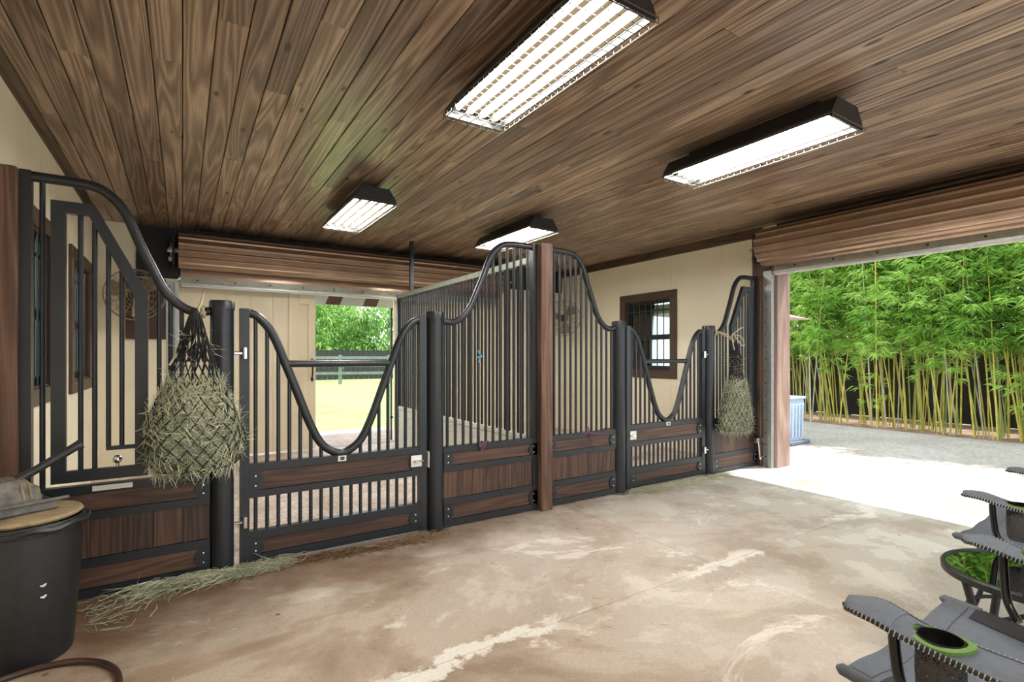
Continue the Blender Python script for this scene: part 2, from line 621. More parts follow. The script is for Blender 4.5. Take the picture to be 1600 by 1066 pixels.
    L(nt, rr, 'Color', p, 'Roughness')
    b = N(nt, 'ShaderNodeBump', Strength=0.12, Distance=0.004)
    L(nt, n6, 'Fac', b, 'Height')
    L(nt, b, 'Normal', p, 'Normal')
    return m


M['concrete'] = concrete()


def ground(name, stops, scale, fine, bump=0.4, rough=0.9):
    m, nt, p = newmat(name)
    geo = N(nt, 'ShaderNodeNewGeometry')
    n1 = N(nt, 'ShaderNodeTexNoise', Scale=scale, Detail=8.0, Roughness=0.65, Distortion=0.4)
    L(nt, geo, 'Position', n1, 'Vector')
    r1 = ramp(nt, stops)
    L(nt, n1, 'Fac', r1, 'Fac')
    n2 = N(nt, 'ShaderNodeTexNoise', Scale=fine, Detail=4.0, Roughness=0.75)
    L(nt, geo, 'Position', n2, 'Vector')
    r2 = ramp(nt, [(0.3, (0.6, 0.6, 0.6)), (0.7, (1.3, 1.3, 1.3))])
    L(nt, n2, 'Fac', r2, 'Fac')
    c = mixc(nt, 1.0, (r1, 'Color'), (r2, 'Color'), 'MULTIPLY')
    nt.links.new(c.outputs[2], p.inputs['Base Color'])
    p.inputs['Roughness'].default_value = rough
    b = N(nt, 'ShaderNodeBump', Strength=bump, Distance=0.02)
    L(nt, n2, 'Fac', b, 'Height')
    L(nt, b, 'Normal', p, 'Normal')
    return m


M['bedding'] = ground('wood shavings', [(0.3, (0.48, 0.37, 0.30)), (0.5, (0.66, 0.56, 0.49)), (0.7, (0.80, 0.73, 0.67))], 3.0, 28.0, 0.8)
M['drive'] = ground('pale driveway', [(0.3, (0.32, 0.285, 0.255)), (0.55, (0.41, 0.375, 0.34)), (0.75, (0.47, 0.44, 0.405))], 0.8, 22.0, 0.08)
M['leaflitter'] = ground('brown leaf litter', [(0.3, (0.14, 0.085, 0.055)), (0.5, (0.27, 0.17, 0.115)), (0.75, (0.42, 0.29, 0.2))], 3.0, 24.0, 0.9)
M['lawn'] = ground('mown lawn', [(0.3, (0.15, 0.26, 0.065)), (0.55, (0.23, 0.34, 0.10)), (0.75, (0.32, 0.41, 0.16))], 0.5, 16.0, 0.5)
M['sand'] = ground('pale gravel', [(0.3, (0.30, 0.22, 0.18)), (0.55, (0.44, 0.35, 0.30)), (0.75, (0.56, 0.48, 0.42))], 2.5, 24.0, 0.8)


def leafmat(name, stops, trans=0.35):
    m, nt, p = newmat(name)
    geo = N(nt, 'ShaderNodeNewGeometry')
    oi = N(nt, 'ShaderNodeObjectInfo')
    n1 = N(nt, 'ShaderNodeTexNoise', Scale=1.3, Detail=3.0)
    L(nt, geo, 'Position', n1, 'Vector')
    ad = N(nt, 'ShaderNodeMath', operation='MULTIPLY_ADD')
    ad.inputs[1].default_value = 0.35
    ad.inputs[2].default_value = -0.17
    L(nt, geo, 'Random Per Island', ad, 0)
    a2 = N(nt, 'ShaderNodeMath', operation='ADD')
    L(nt, ad, 'Value', a2, 0)
    L(nt, n1, 'Fac', a2, 1)
    r = ramp(nt, stops)
    L(nt, a2, 'Value', r, 'Fac')
    L(nt, r, 'Color', p, 'Base Color')
    p.inputs['Roughness'].default_value = 0.5
    tr = N(nt, 'ShaderNodeBsdfTranslucent')
    L(nt, r, 'Color', tr, 'Color')
    mx = N(nt, 'ShaderNodeMixShader')
    mx.inputs[0].default_value = trans
    out = nt.nodes['Material Output']
    L(nt, p, 'BSDF', mx, 1)
    L(nt, tr, 'BSDF', mx, 2)
    L(nt, mx, 'Shader', out, 'Surface')
    return m


M['bam_leaf'] = leafmat('bamboo leaves', [(0.22, (0.16, 0.35, 0.05)), (0.48, (0.35, 0.60, 0.11)), (0.72, (0.62, 0.80, 0.26))], 0.58)
M['tree_leaf'] = leafmat('yard leaves', [(0.25, (0.09, 0.21, 0.045)), (0.5, (0.20, 0.40, 0.08)), (0.75, (0.40, 0.56, 0.18))], 0.45)
M['hay'] = leafmat('dry hay', [(0.2, (0.27, 0.31, 0.20)), (0.5, (0.50, 0.52, 0.36)), (0.8, (0.80, 0.77, 0.58))], 0.2)
M['muck'] = leafmat('brown muck', [(0.2, (0.10, 0.05, 0.022)), (0.5, (0.19, 0.10, 0.045)), (0.8, (0.38, 0.27, 0.13))], 0.1)
M['hay_core'] = plain('hay core', (0.19, 0.22, 0.14), 0.95, 0, 0.5, 26, 0.8)


def cane_mat(name, stops):
    m, nt, p = newmat(name)
    oi = N(nt, 'ShaderNodeObjectInfo')
    r = ramp(nt, stops)
    L(nt, oi, 'Random', r, 'Fac')
    tc = N(nt, 'ShaderNodeTexCoord')
    n = N(nt, 'ShaderNodeTexNoise', Scale=5.0, Detail=3.0)
    L(nt, tc, 'Object', n, 'Vector')
    r2 = ramp(nt, [(0.3, (0.65, 0.7, 0.6)), (0.7, (1.15, 1.1, 1.0))])
    L(nt, n, 'Fac', r2, 'Fac')
    c = mixc(nt, 1.0, (r, 'Color'), (r2, 'Color'), 'MULTIPLY')
    nt.links.new(c.outputs[2], p.inputs['Base Color'])
    p.inputs['Roughness'].default_value = 0.4
    return m


CANE = [cane_mat('yellow bamboo cane', [(0.0, (0.42, 0.38, 0.07)), (1.0, (0.66, 0.54, 0.12))]),
        cane_mat('green bamboo cane', [(0.0, (0.17, 0.23, 0.05)), (1.0, (0.33, 0.36, 0.08))]),
        cane_mat('dry bamboo cane', [(0.0, (0.38, 0.36, 0.27)), (1.0, (0.55, 0.50, 0.38))])]


def emit(name, col, st):
    m, nt, p = newmat(name)
    p.inputs['Base Color'].default_value = (0.9, 0.9, 0.9, 1)
    p.inputs['Emission Color'].default_value = (*col, 1)
    p.inputs['Emission Strength'].default_value = st
    return m


M['tube'] = emit('lit fluorescent tube', (1.0, 0.97, 0.90), TUBE_POWER)


def glass(name, tint, rough=0.02, alpha=0.25):
    m, nt, p = newmat(name)
    tr = N(nt, 'ShaderNodeBsdfTransparent')
    tr.inputs[0].default_value = (*tint, 1)
    gl = N(nt, 'ShaderNodeBsdfGlossy', Roughness=rough)
    mx = N(nt, 'ShaderNodeMixShader')
    fz = N(nt, 'ShaderNodeFresnel', IOR=1.5)
    ma = N(nt, 'ShaderNodeMath', operation='ADD')
    ma.inputs[1].default_value = alpha
    L(nt, fz, 'Fac', ma, 0)
    L(nt, ma, 'Value', mx, 0)
    L(nt, tr, 'BSDF', mx, 1)
    L(nt, gl, 'BSDF', mx, 2)
    L(nt, mx, 'Shader', nt.nodes['Material Output'], 'Surface')
    return m


M['pane'] = glass('window pane', (0.80, 0.93, 0.88), 0.02, 0.03)
M['tableglass'] = glass('side table glass', (0.55, 0.62, 0.56), 0.015, 0.40)


def meshmat():
    """open mesh cloth: a fine weave of holes"""
    m, nt, p = newmat('mesh pocket')
    tc = N(nt, 'ShaderNodeTexCoord')
    vo = N(nt, 'ShaderNodeTexVoronoi', Scale=170.0)
    L(nt, tc, 'Object', vo, 'Vector')
    r = ramp(nt, [(0.28, (0, 0, 0)), (0.36, (1, 1, 1))])
    L(nt, vo, 'Distance', r, 'Fac')
    p.inputs['Base Color'].default_value = (0.05, 0.047, 0.045, 1)
    p.inputs['Roughness'].default_value = 0.8
    L(nt, r, 'Color', p, 'Alpha')
    return m


M['meshbag'] = meshmat()

# ================================================================== SETTING
def struct(o):
    o['kind'] = 'structure'
    return o


# floor of the aisle
flo = struct(MB().box(XL, 6.34, YA, YF + 0.05, -0.12, -0.006).build('floor', M['concrete']))
for (xa, xb) in ((XL, 2.90), (2.90, 6.34)):
    for (ya, yb) in ((YA, 0.0), (0.0, 2.05), (2.05, YF + 0.05)):
        MB().box(xa + 0.0015, xb - 0.0015, ya + 0.0015, yb - 0.0015, -0.006, 0.0).build('slab', M['concrete'], flo)
struct(MB().box(XL, XR, YF + 0.05, YB + 0.1, -0.12, -0.004).build('floor_stall', M['bedding']))
# outside ground
struct(MB().box(6.34, 11.0, -24, 10.5, -0.14, -0.02).build('driveway', M['drive']))
struct(MB().box(11.0, 14.5, -24, 10.5, -0.14, -0.012).build('planting_bed', M['leaflitter']))
struct(MB().box(-12, 6.3, YB + 0.1, 9.7, -0.14, -0.02).build('gravel_yard', M['sand']))
struct(MB().box(-30, 6.3, 9.7, 60, -0.14, -0.03).build('lawn', M['lawn']))
struct(MB().box(6.3, 40, 10.5, 60, -0.14, -0.03).build('lawn', M['lawn']))

# ceiling: backing slab and tongue and groove boards
ceil = struct(MB().box(XL - 0.3, XRO + 0.05, YA - 0.1, YB + 0.9, H + 0.022, H + 0.25).build('ceiling', M['ceil_back']))
pw = 0.1385
x = XL
rng = random.Random(3)
while x < XR - 0.02:
    x1 = min(x + pw, XR)
    y = YA
    first = True
    while y < YB - 0.01:
        ln = rng.choice([2.4, 3.0, 3.6, 4.2, 4.8])
        if first:
            ln *= rng.uniform(0.25, 1.0)
            first = False
        y1 = y + ln
        if YB - y1 < 0.6:
            y1 = YB
        g = 0.0022
        a, b, c = x + g, x1 - g, 0.005
        zz = H + rng.uniform(0, 0.0015)
        prof = [(a, zz + 0.02), (a, zz + c), (a + c, zz), (b - c, zz), (b, zz + c), (b, zz + 0.02)]
        cx, cy = (x + x1) / 2, (y + y1) / 2
        bm = MB().prism([(p[0] - cx, p[1] - zz) for p in prof], 'y', y + 0.0008 - cy, y1 - 0.0008 - cy)
        me = bm.mesh('plank', M['ceil'])
        l = rootloc(ceil)
        place('plank', me, ceil, (cx - l[0], cy - l[1], zz - l[2]))
        y = y1
    x += pw


def panels_x(parent, X0, dirn, spans):
    """vertical board sheets on a wall whose face is at x = X0; spans: (y0, y1, z0, z1)"""
    for (y0, y1, z0, z1) in spans:
        n = max(1, round((y1 - y0) / 1.22))
        d = (y1 - y0) / n
        for i in range(n):
            a = y0 + i * d
            xs = sorted((X0, X0 - dirn * 0.012))
            MB().box(xs[0], xs[1], a + 0.0015, a + d - 0.0015, z0, z1).build('wall_panel', M['cream'], parent)


# left wall: two barred windows
WL = [(4.0, 5.14), (5.8, 6.94)]
WZ0, WZ1 = 1.02, 2.33
hl = [(a + 0.11, b - 0.11) for a, b in WL]
hz0, hz1 = WZ0 + 0.11, WZ1 - 0.11


def wall_with_holes(name, xa, xb, y0, y1, holes, z0, z1, mat):
    m = MB()
    ys = y0
    for a, b in holes:
        m.box(xa, xb, ys, a, z0, z1)
        m.box(xa, xb, a, b, z0, hz0)
        m.box(xa, xb, a, b, hz1, z1)
        ys = b
    m.box(xa, xb, ys, y1, z0, z1)
    return struct(m.build(name, mat))


wl = wall_with_holes('wall_left', XL - 0.2, XL - 0.012, YA, YB + 0.2, hl, 0, H + 0.02, M['cream'])
spl = []
yy = YA
for a, b in hl:
    spl.append((yy, a, 0, H))
    spl.append((a, b, 0, hz0))
    spl.append((a, b, hz1, H))
    yy = b
spl.append((yy, YB, 0, H))
panels_x(wl, XL, 1, spl)
# right wall: one window, then the big door
hr = [(5.04, 5.96)]
wr = wall_with_holes('wall_right', XR + 0.012, XRO, YJ + 0.03, YB + 0.2, hr, 0, H + 0.02, M['cream'])
panels_x(wr, XR, -1, [(YJ + 0.32, hr[0][0], 0, H), (hr[0][0], hr[0][1], 0, hz0), (hr[0][0], hr[0][1], hz1, H), (hr[0][1], YB, 0, H)])
struct(MB().box(XR + 0.012, XRO, -1.3, YJ + 0.03, 2.42, H + 0.02).build('wall_header', M['steel_dk']))
struct(MB().box(XR, XRO, YA, -1.3, 0, H + 0.02).build('wall_right_end', M['cream']))
# unseen end wall behind the camera, its open doorway added to let daylight in
struct(MB().box(XL - 0.2, 0.3, YA - 0.15, YA, 0, H + 0.02).box(5.2, XRO, YA - 0.15, YA, 0, H + 0.02).box(0.3, 5.2, YA - 0.15, YA, 2.45, H + 0.02).build('wall_front', M['cream']))
struct(MB().box(-30, 6.34, -24, YA, -0.14, -0.02).build('unseen_forecourt', M['drive']))  # unseen sunlit ground, added to bounce light in through that doorway
# back wall
DBX0, DBX1 = -0.06, 4.66       # opening of the back roll-up door
struct(MB().box(XL - 0.012, DBX0, YB, YB + 0.2, 0, H + 0.02).build('wall_back', M['cream']))
struct(MB().box(DBX1, XR + 0.012, YB, YB + 0.2, 0, H + 0.02).build('wall_back_right', M['cream']))
struct(MB().box(DBX0, DBX1, YB, YB + 0.2, 2.36, H + 0.02).build('wall_back_header', M['steel_dk']))
struct(MB().box(XL + 0.36, DBX0 + 0.02, YB - 0.03, YB, 2.32, H).build('trim_1', M['steel_dk']))
struct(MB().box(DBX1 + 0.0, XR, YB - 0.03, YB, 2.55, H).build('trim_2', M['steel_dk']))
# crown boards
t = struct(MB().prism([(XL, H - 0.075), (XL + 0.018, H - 0.075), (XL + 0.022, H - 0.05), (XL + 0.045, H - 0.015), (XL + 0.045, H), (XL, H)], 'y', YA, YB).build('trim_3', M['trim_wood']))
t = struct(MB().prism([(XR - 0.03, H), (XR - 0.03, H - 0.11), (XR, H - 0.12), (XR, H)], 'y', YJ + 0.2, YB - 0.03).build('trim_4', M['trim_wood']))


def window(name, X, sgn, y0, y1):
    """sgn: +1 room lies towards +x"""
    root = bpy.data.objects.new(name, None)
    COL.objects.link(root)
    root.location = (X, (y0 + y1) / 2, WZ0)
    struct(root)
    f = 0.115

    def bx(a, b):
        return sorted((X + sgn * a, X + sgn * b))
    xa, xb = bx(0.0, 0.028)
    for (a, b, c, d) in ((y0, y1, WZ1 - f, WZ1), (y0, y1, WZ0, WZ0 + f), (y0, y0 + f, WZ0 + f, WZ1 - f), (y1 - f, y1, WZ0 + f, WZ1 - f)):
        MB().cbox(xa, xb, a, b, c, d, 0.004).build('frame_board', M['window_frame'], root)
    m = MB()
    xa, xb = bx(-0.095, 0.0)
    m.box(xa, xb, y0 + f - 0.008, y0 + f + 0.012, WZ0 + f, WZ1 - f)
    m.box(xa, xb, y1 - f - 0.012, y1 - f + 0.008, WZ0 + f, WZ1 - f)
    m.box(xa, xb, y0 + f, y1 - f, WZ0 + f - 0.008, WZ0 + f + 0.012)
    m.box(xa, xb, y0 + f, y1 - f, WZ1 - f - 0.012, WZ1 - f + 0.008)
    m.build('reveal', M['window_frame'], root)
    # sashes
    zm = (WZ0 + WZ1) / 2 - 0.03
    for (c, d, dx) in ((WZ0 + f + 0.012, zm, 0.045), (zm, WZ1 - f - 0.012, 0.068)):
        xa, xb = bx(-dx - 0.025, -dx)
        m = MB()
        a, b = y0 + f + 0.012, y1 - f - 0.012
        m.box(xa, xb, a, b, c, c + 0.04).box(xa, xb, a, b, d - 0.04, d)
        m.box(xa, xb, a, a + 0.035, c + 0.04, d - 0.04).box(xa, xb, b - 0.035, b, c + 0.04, d - 0.04)
        s_ = m.build('sash', M['steel'], root)
        xm = (xa + xb) / 2
        MB().box(xm - 0.002, xm + 0.002, a + 0.034, b - 0.034, c + 0.039, d - 0.039).build('pane', M['pane'], s_)
    # bars
    n = 8
    a, b = y0 + f + 0.03, y1 - f - 0.03
    for i in range(n):
        yy_ = a + (b - a) * i / (n - 1)
        xx = X + sgn * (-0.018)
        MB().tube([(xx, yy_, WZ0 + f + 0.012), (xx, yy_, WZ1 - f - 0.012)], 0.009, 6).build('bar', M['steel'], root, True)
    for zz in (WZ1 - f - 0.16, WZ0 + f + 0.06, WZ1 - f - 0.03):
        xx = X + sgn * (-0.033)
        MB().box(xx - 0.006, xx + 0.006, y0 + f + 0.012, y1 - f - 0.012, zz - 0.012, zz + 0.012).build('cross_bar', M['steel'], root)
    return root


window('window_1', XL, 1, *WL[0])
window('window_2', XL, 1, *WL[1])
window('window_3', XR, -1, 4.93, 6.07)

# jambs of the right door
jr = struct(MB().cbox(XR - 0.02, XRO + 0.02, YJ, YJ + 0.09, 0, 2.42, 0.006).build('door_jamb', M['jamb_wood']))
struct(MB().cbox(XR - 0.03, XR + 0.0, YJ + 0.09, YJ + 0.32, 0, 2.62, 0.004).build('trim_5', M['post_wood']))
struct(MB().cbox(XR - 0.02, XRO + 0.02, -1.36, -1.27, 0, 2.42, 0.006).build('door_jamb', M['jamb_wood']))

# ================================================================== STALL FRONT
BASE_Z = {'bottom': (0.0, 0.06), 'low_board': (0.06, 0.178), 'rail1': (0.178, 0.228), 'mid': (0.228, 0.442), 'rail2': (0.442, 0.487), 'top_board': (0.487, 0.59), 'rail3': (0.59, 0.636)}
FT = 0.025      # half thickness of the steel frame
SCURVE = [(0, 1.63), (.09, 1.62), (.19, 1.657), (.285, 1.745), (.364, 1.885), (.432, 2.015), (.507, 2.17), (.59, 2.258), (.705, 2.304), (1, 2.31)]
UCURVE = [(0, 1.63), (.088, 1.606), (.204, 1.531), (.284, 1.437), (.363, 1.315), (.486, 1.128), (.627, .909), (.755, .758), (.887, .692), (1.0, .670)]


def interp(tab, t):
    for (a, za), (b, zb) in zip(tab, tab[1:]):
        if t <= b:
            return za + (zb - za) * (t - a) / (b - a)
    return tab[-1][1]


def end_plate(root, xa, dirn, z0, z1):
    """black strap plate at a board's end: curly bracket edge, with two bolts"""
    n = 8
    w0, w1 = 0.062, 0.088
    pts = [(xa, z0), (xa, z1)]
    for i in range(n * 2 + 1):
        t = i / (n * 2)
        ww = w0 + (w1 - w0) * (0.5 - 0.5 * math.cos(2 * math.pi * t)) - 0.02 * max(0, 1 - abs(t - .5) * 14)
        pts.append((xa + dirn * ww, z1 + (z0 - z1) * t))
    o = MB().prism(pts, 'y', YF - 0.030, YF + 0.030).build('end_plate', M['steel'], root)
    for zz in (z0 + (z1 - z0) * 0.25, z0 + (z1 - z0) * 0.75):
        MB().ball((xa + dirn * 0.035, YF - 0.031, zz), 0.007, 8, 4, (1, .7, 1)).build('bolt', M['chrome'], o, True)


def low_boarding(root, x0, x1, nv, boards_mid=True):
    """rails and boards of the lower part between x0 and x1"""
    for k in ('bottom', 'rail1', 'rail2', 'rail3'):
        z0, z1 = BASE_Z[k]
        MB().box(x0, x1, YF - FT, YF + FT, z0 + (0.012 if k == 'bottom' else 0), z1).build('rail', M['steel'], root)
    for k in ('low_board', 'top_board'):
        z0, z1 = BASE_Z[k]
        MB().cbox(x0, x1, YF - 0.018, YF + 0.018, z0 + .001, z1 - .001, 0.003).build('board', M['dwood_x'], root)
        end_plate(root, x0, 1, z0 + 0.001, z1 - 0.001)
        end_plate(root, x1, -1, z0 + 0.001, z1 - 0.001)
    z0, z1 = BASE_Z['mid']
    if boards_mid:
        d = (x1 - x0) / nv
        for i in range(nv):
            MB().cbox(x0 + i * d + .0001, x0 + (i + 1) * d - .0001, YF - 0.016, YF + 0.016, z0, z1, 0.003).build('board', M['dwood_z'], root)


def stall_panel(xlow, xhigh, label, nb=12, hatch=False):
    """fixed panel; xlow = side by the round post (low), xhigh = side by the timber (high)"""
    x0, x1 = min(xlow, xhigh), max(xlow, xhigh)
    sg = 1 if xhigh > xlow else -1
    root = thing('stall_screen', ((x0 + x1) / 2, YF, 0), label, 'stall screen', 'fixed barred stall screens')
    low_boarding(root, x0, x1, 7 if not hatch else 6)
    wth = x1 - x0
    st = xhigh - sg * 0.03
    MB().box(min(xhigh, xhigh - sg * 0.045), max(xhigh, xhigh - sg * 0.045), YF - 0.03, YF + 0.03, 0.012, 2.335).build('stile', M['steel'], root)
    pts = smooth_path([(xlow + sg * t * (wth - 0.04), YF, z) for t, z in SCURVE], 5)
    MB().tube(pts, 0.027, 10).build('top_rail', M['steel'], root, True)

    def ztop(xx):
        return interp(SCURVE, abs(xx - xlow) / (wth - 0.04)) - 0.01
    zb = BASE_Z['rail3'][1]
    if not hatch:
        for i in range(nb):
            xx = xlow + sg * (wth - 0.045) * (i + 0.6) / (nb + 0.15)
            MB().tube([(xx, YF, zb - 0.005), (xx, YF, ztop(xx))], 0.0125, 8).build('bar', M['steel'], root, True)
    else:
        for fr in (0.90, 0.10, 0.17, 0.235, 0.30):
            xx = xlow + sg * wth * fr
            MB().tube([(xx, YF, zb - 0.005), (xx, YF, ztop(xx))], 0.013, 8).build('bar', M['steel'], root, True)
        # feed hatch with a cut corner
        fa = xlow + sg * wth * 0.360      # low side, outer edge
        fb = xlow + sg * wth * 0.855      # high side, outer edge
        fw = 0.062
        zt, zc, z0 = 2.19, 1.71, 0.662
        xc = fa + sg * (fb - fa) * sg * 0.565
        outer = [(fa, z0), (fa, zc), (xc, zt), (fb, zt), (fb, z0)]
        inner = [(fa + sg * fw, z0 + fw), (fa + sg * fw, zc - 0.02), (xc + sg * 0.028, zt - fw), (fb - sg * fw, zt - fw), (fb - sg * fw, z0 + fw)]
        hm = MB()
        n = 5
        vs = []
        for yy_ in (YF - 0.042, YF - 0.002):
            vs += [(p[0], yy_, p[1]) for p in outer] + [(p[0], yy_, p[1]) for p in inner]
        fs = []
        for i in range(n):
            j = (i + 1) % n
            fs += [(i, j, n + j, n + i), (2 * n + i, 3 * n + i, 3 * n + j, 2 * n + j), (i, 2 * n + i, 2 * n + j, j), (n + i, n + j, 3 * n + j, 3 * n + i)]
        hm.add(vs, fs)
        hatch_o = hm.build('feed_hatch', M['steel'], root)
        for q, fr in enumerate((0.2, 0.4, 0.6, 0.8)):
            xx = inner[0][0] + (inner[4][0] - inner[0][0]) * fr
            e = (xx - inner[1][0]) / (inner[2][0] - inner[1][0])
            zt_ = min(inner[2][1], inner[1][1] + (inner[2][1] - inner[1][1]) * e) + 0.02
            zlow = z0 + fw - 0.01 if q > 1 else z0 + 0.17
            MB().tube([(xx, YF - 0.022, zlow), (xx, YF - 0.022, zt_)], 0.0125, 8).build('bar', M['steel'], hatch_o, True)
        xe = inner[0][0] + (inner[4][0] - inner[0][0]) * 0.4
        MB().box(min(inner[0][0], xe) - 0.01, max(inner[0][0], xe) + 0.01, YF - 0.034, YF - 0.012, z0 + 0.16, z0 + 0.182).build('hatch_cross_bar', M['steel'], hatch_o)
        kx = (inner[0][0] + xe) / 2 + sg * 0.02
        kn = MB().tube([(kx, YF - 0.022, z0 + fw - 0.004), (kx, YF - 0.022, z0 + 0.085)], 0.008, 8)
        kn.ball((kx, YF - 0.022, z0 + 0.105), 0.024, 12, 8)
        kn.build('knob', M['chrome'], hatch_o, True)
    return root


def round_post(xp, label):
    root = thing('stall_post', (xp, YF, 0), label, 'post', 'round steel stall posts')
    MB().lathe([(0.066, 0.0), (0.066, 1.655)], 28, (xp, YF, 0)).build('shaft', M['steel'], root, True)
    MB().lathe([(0.071, 1.640), (0.071, 1.688), (0.066, 1.697), (0.02, 1.700)], 28, (xp, YF, 0)).build('cap', M['steel'], root, True)
    return root


r1 = round_post(P1, 'black round steel post behind the larger hay net, carrying the gate hinges')
r2 = round_post(P2, 'black round steel post with a latch keeper, between wide gate and tall barred panel')
r3 = round_post(P3, 'black round steel post with a floor flange, beside the gate that faces the barred window')
r4 = round_post(P4, 'black round steel post where the smaller hay net with white cord is tied')
MB().box(P2 - 0.072, P2 - 0.066, YF - 0.05, YF - 0.0, 0.50, 0.62).build('latch_keeper', M['white_metal'], r2)
fl = MB().lathe([(0.10, 0.0), (0.10, 0.009), (0.07, 0.0115)], 20, (P3, YF - 0.0, 0)).build('floor_flange', M['scoop'], r3)


def timber(name, x0, x1, y0, y1, h, label):
    return tag(MB().cbox(x0, x1, y0, y1, 0, h, 0.006).build(name, M['post_wood']), label, 'post', 'square timber posts')


timber('timber_post', XL + 0.001, -0.718, YF - 0.07, YF + 0.07, 2.335, 'dark red-brown timber post against the cream wall behind the black bucket')
timber('timber_post', PW - 0.062, PW + 0.062, YF - 0.09, YF + 0.06, 2.345, 'tall red-brown timber post between the two tall barred panels')
timber('timber_post', PE + 0.0, XR - 0.032, YF - 0.07, YF + 0.07, 2.335, 'red-brown timber post beside the galvanised door guide')

stall_panel(P1 - 0.0663, -0.717, 'black barred panel with a cut-corner feed hatch, black bucket standing before it', hatch=True)
stall_panel(P2 + 0.0663, PW - 0.064, 'tall black barred panel with swooping top, between latch post and timber post')
stall_panel(P3 - 0.0663, PW + 0.064, 'tall black barred panel with swooping top, long-tailed purple twine tied on its rail')
pd = stall_panel(P4 + 0.0663, PE - 0.002, 'black barred panel with feed hatch behind the smaller hay net, next to the roll-up door', hatch=True)


def stall_gate(xa, xb, hinge_left, label):
    """xa..xb clear width between the posts' faces"""
    root = thing('stall_gate', ((xa + xb) / 2, YF, 0), label, 'stall gate', 'scooped stall gates')
    x0, x1 = xa + 0.03, xb - 0.014
    sw = 0.055
    if not hinge_left:
        x0, x1 = xa + 0.014, xb - 0.03
    for (a, b) in ((x0, x0 + sw), (x1 - sw, x1)):
        MB().box(a, b, YF - 0.028, YF + 0.028, 0.02, 1.655).build('stile', M['steel'], root)
    a, b = x0 + sw, x1 - sw
    for z0, z1 in ((0.026, 0.078), (0.172, 0.228), (0.442, 0.487), (0.612, 0.660)):
        MB().box(a, b, YF - FT, YF + FT, z0, z1).build('rail', M['steel'], root)
    for z0, z1 in ((0.078, 0.172), (0.487, 0.612)):
        MB().cbox(a, b, YF - 0.018, YF + 0.018, z0 + .001, z1 - .001, .003).build('board', M['dwood_x'], root)
        end_plate(root, a, 1, z0, z1)
        end_plate(root, b, -1, z0, z1)
    mid = (a + b) / 2
    hw = (b - a) / 2
    left = [(a + t * hw, YF, z) for t, z in UCURVE]
    right = [(b - t * hw, YF, z) for t, z in reversed(UCURVE[:-1])]
    MB().tube(smooth_path(left + right, 4), 0.028, 10).build('scooped_rail', M['steel'], root, True)
    # chest bar
    tx = 0.375
    MB().tube([(a + tx * hw, YF, 1.30), (b - tx * hw, YF, 1.30)], 0.024, 10).build('chest_bar', M['steel'], root, True)
    nb = 17
    for i in range(nb):
        xx = a + (b - a) * (i + 0.55) / (nb + 0.1)
        MB().tube([(xx, YF, 0.226), (xx, YF, 0.444)], 0.0125, 8).build('bar', M['steel'], root, True)
        t = 1 - abs(xx - mid) / hw
        zt = interp(UCURVE, t)
        if zt > 0.70:
            MB().tube([(xx, YF, 0.655), (xx, YF, zt)], 0.0125, 8).build('bar', M['steel'], root, True)
    # hinges
    hx, sg = (x0, -1) if hinge_left else (x1, 1)
    for zz in (1.37, 0.30):
        h = MB()
        h.tube([(hx + sg * 0.03, YF - 0.034, zz), (hx - sg * 0.02, YF - 0.034, zz)], 0.012, 8)
        h.tube([(hx - sg * 0.028, YF - 0.040, zz - 0.035), (hx - sg * 0.028, YF - 0.040, zz + 0.035)], 0.018, 10)
        h.build('hinge', M['chrome'], root, True)
    # latch
    lx = x1 - sw - 0.03 if hinge_left else x0 + sw + 0.03
    lp = MB().box(lx - 0.042, lx + 0.042, YF - 0.036, YF - 0.029, 0.515, 0.600).build('latch_plate', M['white_metal'], root)
    kk = MB().tube([(lx, YF - 0.036, 0.557), (lx, YF - 0.056, 0.557)], 0.014, 10)
    kk.tube([(lx - 0.03, YF - 0.046, 0.557), (lx + 0.05 * (1 if hinge_left else -1), YF - 0.046, 0.557)], 0.006, 8)
    kk.build('latch_knob', M['chrome'], lp, True)
    bp = MB().box(mid - 0.028, mid + 0.028, YF - 0.030, YF - 0.0255, 0.617, 0.655).build('badge', M['white_metal'], root)
    MB().box(mid - 0.013, mid + 0.015, YF - 0.0315, YF - 0.030, 0.625, 0.648).build('badge_mark', M['window_frame'], bp)
    return root


stall_gate(P1 + 0.066, P2 - 0.066, True, 'black scooped stall gate with white latch plate, lawn showing through it')
stall_gate(P3 + 0.066, P4 - 0.066, False, 'black scooped stall gate before the barred window on the cream wall')

# little things on the rails
tag(MB().box(-0.42, -0.24, YF - 0.0275, YF - 0.0255, 0.600, 0.628).build('sticker', M['white_metal']), 'small white sticker on the top rail under the feed hatch', 'sticker')
tw = MB()
tp = Vector((P2 + 0.40, YF - 0.035, 0.625))
for a in range(5):
    tw.tube(smooth_path([tp + Vector((0, 0, 0.01)), tp + Vector((rng.uniform(-.06, .08), -.02, rng.uniform(-.02, .06))), tp + Vector((rng.uniform(-.05, .1), -.015, rng.uniform(-.05, .04)))], 4), 0.006, 5)
tag(tw.build('twine', M['twine'], None, True), 'short bunched purple twine knotted on the panel beside the latch post', 'twine')
tw = MB()
tp = Vector((P3 - 0.42, YF - 0.035, 0.63))
for q in ((-.10, .02, .20, -.02), (-.05, .03, .14, -.03), (-.02, .06, .05, -.11), (-.12, .01, -.02, .04)):
    tw.tube(smooth_path([tp + Vector((q[0], -.01, q[1])), tp, tp + Vector((q[2], -.012, q[3]))], 5), 0.006, 5)
tag(tw.build('twine', M['twine'], None, True), 'purple twine with a long tail tied on the panel before the cage fan', 'twine')
tw = MB()
